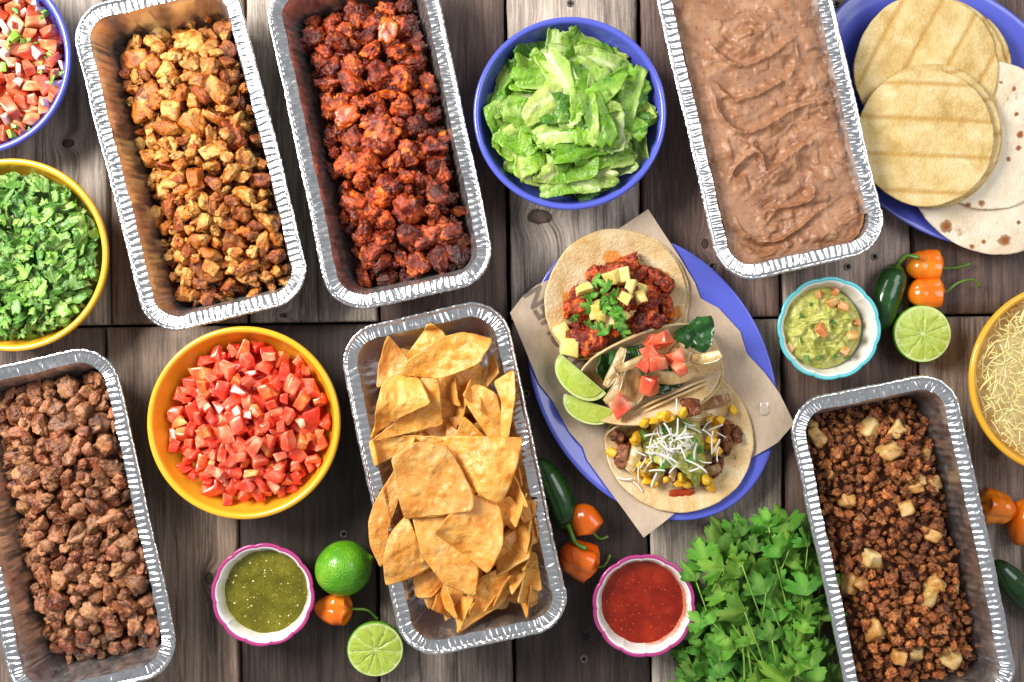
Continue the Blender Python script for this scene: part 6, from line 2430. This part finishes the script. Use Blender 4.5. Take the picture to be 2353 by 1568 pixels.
def taco_fold(cpx, ang, r, v0, rb, phi, flip, label, seed, lift=.0015, mat=None):
    """open tortilla pair with one side folded up; v axis = toward the folded side"""
    z0 = .016
    C = P(*cpx, z0)
    au = np.array([math.cos(ang), math.sin(ang)])
    av = np.array([-au[1], au[0]]) * flip
    e = empty('taco', (C.x, C.y, 0), 0, label, 'taco', 'tacos on the platter')
    for layer in (1, 0):
        dz = .0026 * (1 - layer) + lift
        sh = (.0035 * layer * math.cos(seed), .0035 * layer * math.sin(seed * 2.3))

        def fm(x, y):
            v = y - .0026 * 0
            rb_ = rb + .0026 * layer
            s_ = np.maximum(0, v - v0)
            ph_ = np.minimum(s_ / rb_, phi)
            rest = np.maximum(0, s_ - rb_ * phi)
            yv = np.where(v < v0, v, v0 + rb_ * np.sin(ph_) + rest * math.cos(phi))
            up = np.where(v < v0, 0, rb_ * (1 - np.cos(ph_)) + rest * math.sin(phi))
            wob = .0022 * fbm(xyz(x * 22 + seed, y * 22), 2, seed + layer) + .0007 * fbm(xyz(x * 90, y * 90), 2, seed)
            yv = yv + wob * np.sin(ph_)
            wx = C.x + au[0] * (x + sh[0]) + av[0] * (yv + sh[1])
            wy = C.y + au[1] * (x + sh[0]) + av[1] * (yv + sh[1])
            base = np.where(up > .001, .0, 0) + paper_z_s(wx, wy)
            return np.c_[wx - C.x, wy - C.y, base + dz + up + wob * .6]
        V, F, uv = sheet(circle_outline(r * (1 - .01 * layer), seed + layer), 46, fm, .0022)
        o = link('tortilla', mesh('tortilla', V, F, mat or M_TACO, True, uv), e)
        stamp_world(V + np.array([C.x, C.y, 0]))
    return e


def paper_z_s(x, y):
    k = platter_k(x, y)
    return np.interp(k, [0, .55, .66, .78, .86, .93, .985, 1.03, 1.3], [.0095, .0100, .0125, .0175, .0215, .0256, .0280, .0290, .031])


def taco_u(cpx, ang, r, rb, phi, label, seed):
    C = P(*cpx, .03)
    au = np.array([math.cos(ang), math.sin(ang)])
    av = np.array([-au[1], au[0]])
    e = empty('taco', (C.x, C.y, 0), 0, label, 'taco', 'tacos on the platter')
    for layer in (1, 0):
        def fm(x, y):
            rb_ = rb + .0026 * layer
            s_ = np.abs(y)
            ph_ = np.minimum(s_ / rb_, phi)
            rest = np.maximum(0, s_ - rb_ * phi)
            yv = np.sign(y) * (rb_ * np.sin(ph_) + rest * math.cos(phi))
            up = rb_ * (1 - np.cos(ph_)) + rest * math.sin(phi)
            wob = .0026 * fbm(xyz(x * 20 + seed, y * 20), 2, seed + layer)
            yv = yv + wob
            sx = .004 * layer
            return np.c_[au[0] * (x + sx) + av[0] * yv, au[1] * (x + sx) + av[1] * yv, .0115 + .0026 * (1 - layer) + up + wob * .4]
        V, F, uv = sheet(circle_outline(r, seed + layer), 46, fm, .0022)
        link('tortilla', mesh('tortilla', V, F, M_TACO, True, uv), e)
        stamp_world(V + np.array([C.x, C.y, 0]))
    return e


taco_u(q3(672, 782), R(20), .0755, .0235, R(62), 'folded middle taco of onions, green pepper strips and tomato', 305)
taco_fold(q3(517, 455), R(18), .0752, .029, .010, R(76), -1, 'open taco of red chilli pork topped with pineapple', 301, mat=M_TACO2)
taco_fold(q3(797, 1068), R(24), .0775, .025, .012, R(76), 1, 'open taco of steak and corn topped with guacamole and white cheese', 309)

rgt = np.random.default_rng(404)
ZC = {'pork pieces in the pineapple taco': (540, 470, 230, 180), 'pineapple cubes on the pork taco': (470, 490, 200, 170), 'cilantro leaves on the pork taco': (470, 490, 110, 120), 'green pepper pieces in the onion taco': (680, 760, 260, 150),
      'tomato cubes on the onion taco': (670, 760, 150, 150), 'steak pieces in the guacamole taco': (790, 1090, 280, 160), 'corn kernels on the guacamole taco': (780, 1110, 280, 180), 'white cheese shreds on the guacamole taco': (780, 1100, 220, 130), 'cilantro scraps on the guacamole dollop': (770, 1090, 130, 100)}


def put(name, me, cverts, crop, label, cat, group, yaw=None, tilt=.3, sc=1.0, col=None, q=.6, lift=0.0, rot=None):
    """lay a piece at a spot of the platter so that it rests on what is already there"""
    Rm = rot if rot is not None else (Matrix.Rotation(yaw if yaw is not None else rgt.uniform(0, 6.28), 3, 'Z') @ Matrix.Rotation(rgt.normal(0, tilt), 3, 'X') @ Matrix.Rotation(rgt.normal(0, tilt), 3, 'Y'))
    V = cverts @ np.array(Rm).T * sc
    z = .03
    for _ in range(3):
        p = P(*q3(*crop), z)
        z = TG.rest(V, p.x - PLC.x, p.y - PLC.y, q) + lift
    p = P(*q3(*crop), z)
    zc = ZC.get(group)
    if zc:
        label = f'{label}, {zone_words((crop[0] - zc[0]) / zc[2], (zc[1] - crop[1]) / zc[3], 1, 1)}'
    o = link(name, me, None, None, None, label, cat, group)
    o.matrix_world = Matrix.Translation((p.x, p.y, z)) @ (Rm * sc).to_4x4()
    if col:
        o.color = (*col, 1)
    TG.stamp(V, p.x - PLC.x, p.y - PLC.y, z)
    return o


# taco 1 : pork, pineapple, cilantro
pork_spots = [(420, 330), (470, 345), (520, 325), (565, 312), (605, 335), (640, 330), (345, 430), (325, 480), (390, 455), (440, 395), (500, 400), (560, 370), (690, 360), (710, 410), (740, 380), (660, 420), (740, 500), (700, 510), (655, 470),
              (600, 450), (560, 470), (490, 470), (430, 510), (380, 570), (350, 610), (420, 600), (470, 570), (520, 560), (590, 560), (640, 540), (385, 625), (430, 615), (690, 530), (370, 500)]
for i, s_ in enumerate(pork_spots):
    put('pork_piece', PK[i % 14], PKc[i % 14], s_, 'glossy dark red chilli pork piece in the pineapple taco', 'pork', 'pork pieces in the pineapple taco', sc=rgt.uniform(.55, .8), tilt=.8, col=[(1.1, 1, 1), (1.3, 1.2, 1), (.8, .7, .7)][i % 3], q=.5)
PN, PNc = variants(6, 31, M_PINE, 'pineapple_cube', size=(.0125, .0105, .0098), cube=True, jit=.16, bev=.13, nz=.05)
for i, (s_, k) in enumerate([((505, 346), 1), ((552, 341), 1.05), ((583, 390), 1), ((632, 400), .95), ((626, 437), .9), ((560, 437), 1.05), ((445, 492), 1.2), ((487, 528), 1), ((375, 400), .9), ((455, 525), .9), ((555, 515), .8), ((283, 595), 1.65), ((308, 660), 1.4)]):
    put('pineapple_cube', PN[i % 6], PNc[i % 6], s_, 'pale yellow pineapple cube on the pork taco', 'pineapple', 'pineapple cubes on the pork taco', tilt=.25, sc=k, q=.5)
CLt = []
for i in range(8):
    V, F, uv = cleaf(800 + i, .0165, M_CIL, rings=4, curl=1.2)
    V = V - V.mean(0)
    CLt.append((mesh('cilantro_leaf', V, F, M_CIL, True, uv), V[:len(V) // 2]))
for i, s_ in enumerate([(480, 395), (410, 432), (455, 458), (530, 490), (545, 505), (450, 565), (540, 545), (475, 592), (400, 480), (330, 525), (425, 360), (490, 440), (398, 560), (510, 520), (470, 480), (552, 595), (430, 575), (500, 460), (535, 560), (520, 425)]):
    put('cilantro_leaf', CLt[i % 8][0], CLt[i % 8][1], s_, 'fresh green cilantro leaf scattered on the pork taco', 'cilantro', 'cilantro leaves on the pork taco', tilt=.3, sc=rgt.uniform(.8, 1.25), col=(1.15, 1.15, 1.1), q=.75)
# taco 2 : green pepper strips, onion, tomato
M_POB = simple_food('roasted_green_pepper', [(.3, (.006, .030, .006)), (.5, (.012, .075, .010)), (.72, (.04, .17, .025))], 45, 4, .13, 160, .45, .0025, .8, 1.2, coat=.4)
def onion_material():
    b = MB('grilled_onion')
    uv = b.tc('UV')
    sp = b.node('ShaderNodeSeparateXYZ')
    b.l(uv, sp.inputs[0])
    v = b.coord()
    n = b.noise(v, 55, 4, .6, .6)
    c = b.ramp(n, [(.3, (.36, .17, .04)), (.48, (.60, .40, .15)), (.7, (.76, .62, .36))])
    ln = b.math('ABSOLUTE', b.math('SINE', b.math('ADD', b.math('MULTIPLY', sp.outputs[1], 10), b.math('MULTIPLY', n, 4))))
    c = b.mix(b.math('MULTIPLY', b.ramp(ln, [(0, 1.0), (.3, 0.0)]), .4), c, (.84, .74, .50))
    ed = b.ramp(b.math('ABSOLUTE', sp.outputs[1]), [(.72, 0.0), (1.0, 1.0)])
    c = b.mix(b.math('MULTIPLY', ed, .55), c, (.40, .19, .05))
    c = b.vary(c, .85, 1.1)
    return b.done(c, .18, b.bump(b.math('ADD', ln, b.noise(v, 200, 3)), .3, .0010), .5, sss=.3, sscale=.004, coat=.3)


M_GON = onion_material()


def strip(seed, L, w, bend, cup, mat, name, thick=.0012, wav=.0015, taper=.35):
    """curved onion / pepper strip"""
    n1, n2 = 26, 7
    t = np.linspace(-1, 1, n1)
    V, uv = [], []
    for a in t:
        ww = w / 2 * (1 - abs(a) ** 3 * taper)
        th = a * bend / 2
        if abs(bend) > 1e-3:
            rr_ = L / bend
            cx_, cy_ = rr_ * math.sin(th), rr_ * (1 - math.cos(th))
        else:
            cx_, cy_ = a * L / 2, 0
        for k in np.linspace(-1, 1, n2):
            x = cx_ - math.sin(th) * k * ww
            y = cy_ + math.cos(th) * k * ww
            V.append((x, y, cup * (1 - k * k) * ww))
            uv.append((a, k))
    V = np.array(V)
    V[:, 2] += wav * fbm(V * 70 + seed, 3, seed) * 2
    F = grid_faces(n2, n1, False)
    N = vnormals(V, [F])
    if N[:, 2].mean() < 0:
        F = F[:, ::-1]
        N = -N
    m = len(V)
    Va = np.vstack([V, V - N * thick])
    bd = [i * n2 for i in range(n1)] + [(n1 - 1) * n2 + j for j in range(1, n2)] + [i * n2 + n2 - 1 for i in range(n1 - 2, -1, -1)] + [j for j in range(n2 - 2, 0, -1)]
    bd = np.array(bd)
    nb = np.roll(bd, -1)
    side = np.stack([bd, nb, nb + m, bd + m], 1)
    Va = Va - np.array([*V[:, :2].mean(0), V[:, 2].mean()])
    return mesh(name, Va, [F, F[:, ::-1] + m, side], mat, True, np.vstack([uv, uv])), Va[:m]


def bar(name, mat, crop, yaw_img, L, w, bend, cup, label, cat, group, seed, lift=0.0, tilt=.1, q=.7, thick=.0012, col=None, wav=.0015):
    me, cv = strip(seed, L, w, bend, cup, mat, name, thick, wav)
    return put(name, me, cv, crop, label, cat, group, yaw=R(yaw_img), tilt=tilt, q=q, lift=lift, col=col)


gp = 'green pepper pieces in the onion taco'
for i, (s_, ya, L, w) in enumerate([((480, 735), 60, .034, .024), ((600, 688), 5, .032, .018), ((860, 590), 30, .034, .026), ((905, 600), 80, .036, .022), ((820, 630), 40, .026, .018), ((520, 850), 40, .026, .018), ((450, 905), 10, .030, .016), ((560, 760), 30, .04, .03), ((700, 760), 20, .05, .03), ((650, 800), 15, .06, .03), ((760, 830), 20, .03, .014), ((550, 640 + 60), 15, .03, .02)]):
    bar('green_pepper_piece', M_POB, s_, ya, L, w, .5, .25, 'shiny dark green roasted pepper piece in the onion taco', 'green pepper', gp, 600 + i, tilt=.25, q=.75, wav=.003)
go = 'onion slices in the onion taco'
on2 = [((515, 750), 65, .043, .0105, .25, (.80, .85, .80), 'straight pale onion strip lying across the dark pepper'), ((590, 828), 80, .036, .030, .3, (1.1, 1.1, 1.0), 'broad translucent onion layer at the centre of the middle taco'), ((600, 728), 24, .040, .009, .3, (1, 1, 1), 'narrow onion strip pointing at the tomato in the middle taco'), ((775, 785), 5, .052, .014, 1.3, (1, .95, .9), 'long curved onion arc below the tomato in the middle taco'),
       ((850, 700), -25, .026, .012, .5, (1.1, 1.1, 1.1), 'short onion slice near the taco end beside pepper'), ((925, 705), 10, .030, .011, .8, (1.2, 1.25, 1.3), 'pale glossy onion slice at the right end of the middle taco'), ((510, 850), 60, .032, .009, .8, (.9, .85, .8), 'browned onion strip above the cut tomato piece'), ((735, 670), 35, .030, .008, .6, (.9, .8, .7), 'thin browned onion strip behind the tomato cubes'), ((780, 690), 50, .026, .010, .3, (.95, .85, .8), 'browned onion slice to the right of the tomato cubes')]
for i, (s_, ya, L, w, bd, co_, lb) in enumerate(on2):
    bar('onion_slice', M_GON, s_, ya, L, w, bd, .22, lb, 'onion', go, 640 + i, lift=.002, tilt=.15, q=.9, col=co_)
TC, TCc = variants(6, 33, M_PICOT, 'tomato_cube', size=(.0145, .0125, .011), cube=True, jit=.2, bev=.09)
for i, (s_, k) in enumerate([((685, 642), 1.1), ((730, 622), 1.05), ((668, 682), .9), ((705, 725), 1.25), ((645, 742), .7), ((785, 708), 1.05), ((803, 755), .9), ((665, 830), 1.35), ((530, 925), 1.2)]):
    put('tomato_cube', TC[i % 6], TCc[i % 6], s_, 'red tomato cube on the onion taco', 'tomato', 'tomato cubes on the onion taco', tilt=.35, sc=k, q=.75, col=(1, .85, .85))

# taco 3 : steak, onion, corn, guacamole, cheese
for i, s_ in enumerate([(540, 1075), (525, 1060), (560, 1110), (555, 1145), (1020, 1000), (1010, 1030), (1020, 1090), (980, 1180), (960, 1205), (800, 955), (740, 1215), (860, 930), (900, 1000), (640, 1080), (700, 1100), (760, 1090), (820, 1070), (880, 1100), (930, 1130), (700, 1170), (780, 1180), (850, 1170), (910, 1220), (660, 1020), (940, 960), (1060, 1050), (800, 1235)]):
    put('steak_piece', ST[i % 16], STc[i % 16], s_, 'dark brown steak piece in the corn and guacamole taco', 'steak', 'steak pieces in the guacamole taco', sc=rgt.uniform(.62, .9), tilt=.8, col=(.82, .62, .55), q=.5)
g3 = 'onion slices in the guacamole taco'
for i, (s_, ya, L, w, bd, co_, lb) in enumerate([((920, 960), 12, .052, .018, 1.0, (1, .98, .95), 'broad pale onion arc beside the corn, upper edge of the guacamole taco'), ((960, 905), 16, .034, .012, .2, (.62, .45, .36), 'dark brown caramelised onion strip against the folded tortilla'), ((600, 1150), 75, .034, .012, .9, (1.05, 1.05, 1.05), 'curved onion slice at the left of the guacamole'),
                                                 ((710, 1230), 70, .024, .010, .4, (.9, .9, .85), 'short onion slice below the guacamole'), ((775, 1215), 80, .022, .008, .3, (.8, .8, .8), 'greyish onion sliver under the guacamole'), ((930, 1130), 70, .030, .014, .4, (.8, .7, .6), 'brownish onion slice right of the guacamole'), ((940, 1215), 20, .024, .010, .2, (.6, .5, .35), 'olive brown onion piece near the lower right corn')]):
    bar('onion_slice', M_GON, s_, ya, L, w, bd, .25, lb, 'onion', g3, 680 + i, lift=.001, q=.85, col=co_)
KN = []
for i in range(5):
    V, F = chunk(3300 + i, (.0095, .0082, .0058), 1, 6, .05, 1.2, 2, res=2, jit=.15)
    V[:, 1] *= 1 - .28 * (V[:, 0] / .0095)
    KN.append((mesh('corn_kernel', V, [F], M_CORN), V[:162]))
corn = [(500, 1130), (720, 972), (755, 975), (742, 965), (650, 1000), (640, 1035), (605, 1080), (612, 1062), (690, 1200), (660, 1255), (690, 1272), (745, 1255), (800, 1272), (835, 1275), (850, 1240), (815, 1245), (930, 1258), (943, 1290), (1042, 942), (820, 957), (695, 1035), (970, 1000), (950, 1060), (930, 1100), (965, 1130), (975, 1120),
        (622, 1222), (655, 1215), (640, 1205), (770, 1012), (730, 1000), (700, 1010), (940, 985), (955, 1035), (940, 1075), (960, 1085), (690, 990), (670, 1180), (920, 1250), (630, 1190), (710, 1040), (985, 985)]
for i, s_ in enumerate(corn):
    put('corn_kernel', KN[i % 5][0], KN[i % 5][1], s_, 'bright yellow corn kernel on the guacamole taco', 'corn', 'corn kernels on the guacamole taco', tilt=.5, sc=rgt.uniform(.85, 1.15), q=.7)
# guacamole dollop
oc = np.array([(735, 985), (800, 970), (850, 985), (900, 1010), (915, 1060), (908, 1110), (925, 1165), (915, 1200), (910, 1260), (893, 1305), (872, 1270), (830, 1230), (790, 1195), (740, 1200), (690, 1180), (655, 1130), (640, 1080), (680, 1035)])
w3 = np.array([P(*q3(*p), .046)[:2] for p in oc])
cg = w3.mean(0)
dens = np.concatenate([w3[k] + (w3[(k + 1) % len(w3)] - w3[k]) * np.linspace(0, 1, 9, endpoint=False)[:, None] for k in range(len(w3))]) - cg
dens *= (1 + .03 * vnoise(xyz(np.arange(len(dens)) * .35, np.zeros(len(dens))), 8))[:, None]


def gz(x, y):
    i, j = TG.cell(np.c_[x, y, x * 0], cg[0] - PLC.x, cg[1] - PLC.y)
    hb = TG.h[np.clip(i, 0, TG.nx - 1), np.clip(j, 0, TG.ny - 1)]
    # smooth support + mound
    r_ = np.hypot(x / .032, (y + .004) / .038)
    q = xyz(x, y)
    m = np.clip(1 - r_ ** 2.0, 0, 1)
    return np.c_[x, y, .0365 + .018 * m ** .7 + .004 * ridged(q * 80, 3, 44) + .002 * fbm(q * 230, 2, 45) - .006 * np.clip(r_ - .75, 0, 1) * 2]


V, F, uv = sheet(dens, 26, gz, .008)
link('guacamole', mesh('guacamole', V, F, M_GUAC, True, uv), None, (cg[0], cg[1], 0), None, 'dollop of green guacamole on the corn taco', 'guacamole')
stamp_world(V[:len(V) // 2] + np.array([cg[0], cg[1], 0]))
for i, s_ in enumerate([(645, 1050), (740, 1030), (790, 1060), (870, 1080), (893, 1120), (855, 1160), (720, 1060), (840, 1010), (730, 1195)]):
    put('cilantro_piece', CB[i % 14], CBc[i % 14], s_, 'green cilantro scrap on the guacamole dollop', 'cilantro', 'cilantro scraps on the guacamole dollop', tilt=.3, sc=.85, col=(.8, .95, .8), q=.8)
WS, WSc = shred_set(10, 88, M_WCHEESE, 'cheese_shred', (.012, .026), .0009, 22)
for i in range(86):
    if 44 <= i < 56:
        continue
    if i < 56:
        a, r_ = rgt.uniform(0, 6.28), math.sqrt(rgt.uniform(0, 1))
        s_ = (760 + 100 * r_ * math.cos(a), 1095 + 72 * r_ * math.sin(a))
    elif i < 74:
        s_ = (rgt.uniform(600, 980), rgt.uniform(1000, 1220))
    else:
        s_ = [(965, 1020), (950, 1090), (975, 1140), (930, 1045), (640, 1180), (620, 1230), (690, 1255), (620, 1285), (560, 1250), (790, 920), (985, 1050), (880, 1190)][i - 74]
    put('cheese_shred', WS[i % 10], WSc[i % 10], s_, 'white cheese shred sprinkled over the guacamole taco', 'cheese', 'white cheese shreds on the guacamole taco', tilt=.18, sc=rgt.uniform(.75, 1.15), q=.85)
me_, cv_ = strip(77, .026, .009, .3, .3, simple_food('red_pepper', [(.3, (.40, .02, .004)), (.7, (.62, .08, .012))], 60, 3, .15), 'red_pepper_piece')
put('red_pepper_piece', me_, cv_, (815, 1312), 'shiny red pepper piece below the guacamole dollop', 'red pepper', None, yaw=.1, tilt=.1)

lime_wedge(q3(270, 688), q3(476, 866), -1, .040, 'lime wedge leaning on the folded taco, upper of the pair', .10)
lime_wedge(q3(288, 868), q3(522, 945), -1, .036, 'lime wedge lying below the other wedge, lower of the pair', .16)

# ------------------------------------------------------------------ cilantro bunch
BL, BLm = [], []
for i in range(14):
    V, F, uv = cleaf(20 + i, 1.0, M_CIL, rings=8, curl=1.1, thick=.006)
    # a curl calibrated for unit size
    BL.append(mesh('leaf', V, F, M_CIL, True, uv))
bb = P(1790, 1700, 0)
bunch = empty('cilantro_bunch', (bb.x, bb.y, 0), 0, 'bunch of fresh green cilantro lying between red salsa and the mince pan', 'cilantro')
poly = [(1560, 1600), (1575, 1520), (1590, 1420), (1600, 1300), (1645, 1235), (1700, 1212), (1790, 1192), (1840, 1215), (1868, 1245), (1880, 1300), (1892, 1400), (1905, 1500), (1918, 1600)]


def in_poly(x, y):
    c_ = False
    for k in range(len(poly)):
        (x1, y1), (x2, y2) = poly[k], poly[k - 1]
        if (y1 > y) != (y2 > y) and x < (x2 - x1) * (y - y1) / (y2 - y1) + x1:
            c_ = not c_
    return c_


rgb = np.random.default_rng(99)
spots = []
tries = 0
while len(spots) < 185 and tries < 20000:
    tries += 1
    x, y = rgb.uniform(1555, 1945), rgb.uniform(1190, 1610)
    if not in_poly(x, y):
        continue
    zl = len(spots) / 185
    dmin = 20 if zl > .35 else 12
    if any((x - a) ** 2 + (y - b) ** 2 < dmin ** 2 for a, b, c_ in spots[-60:]):
        continue
    spots.append((x, y, zl))
BR_ = Matrix.Translation(bunch.location)
for i, (x, y, zl) in enumerate(spots):
    edge = min(1, max(0, (1945 - x) / 60))
    hmax = .050 * min(1, .35 + (y - 1190) / 160) * min(1, .3 + (x - 1560) / 110)
    z = .008 + (hmax) * zl + rgb.uniform(0, .006)
    p = P(x, y, z)
    d_ = Vector((p.x - bb.x, p.y - bb.y))
    a = math.atan2(d_.y, d_.x) - math.pi / 2 + rgb.normal(0, .75)
    s_ = rgb.choice([.030, .036, .042, .050], p=[.28, .34, .26, .12]) * rgb.uniform(.9, 1.1)
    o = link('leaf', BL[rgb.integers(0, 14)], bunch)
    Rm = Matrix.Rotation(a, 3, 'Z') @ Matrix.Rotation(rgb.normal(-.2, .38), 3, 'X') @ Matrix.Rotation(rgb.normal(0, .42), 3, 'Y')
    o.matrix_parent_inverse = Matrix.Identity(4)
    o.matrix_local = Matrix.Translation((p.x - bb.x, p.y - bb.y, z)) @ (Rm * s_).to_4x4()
    k = rgb.uniform(.75, 1.0) + .35 * zl  # lower leaves tinted darker: shade inside the bunch put into the colour
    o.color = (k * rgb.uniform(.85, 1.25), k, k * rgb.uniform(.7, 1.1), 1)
    if i % 4 == 0 or zl > .93:
        st = np.array([p.x - bb.x, p.y - bb.y, z])
        b0 = np.array([rgb.normal(0, .022), -.02 + rgb.normal(0, .01), .012 + rgb.uniform(0, .02)])
        far = np.linalg.norm(st - b0)
        mid = st * .55 + b0 * .45 + np.array([rgb.normal(0, .012), rgb.normal(0, .01), -.004 + rgb.uniform(-.004, .008)])
        V, F = tube(curve([st, mid, b0], 16), np.linspace(.0007, .0014, len(curve([st, mid, b0], 16))), 6)
        link('stem', mesh('stem', V, F, M_STEM), bunch)
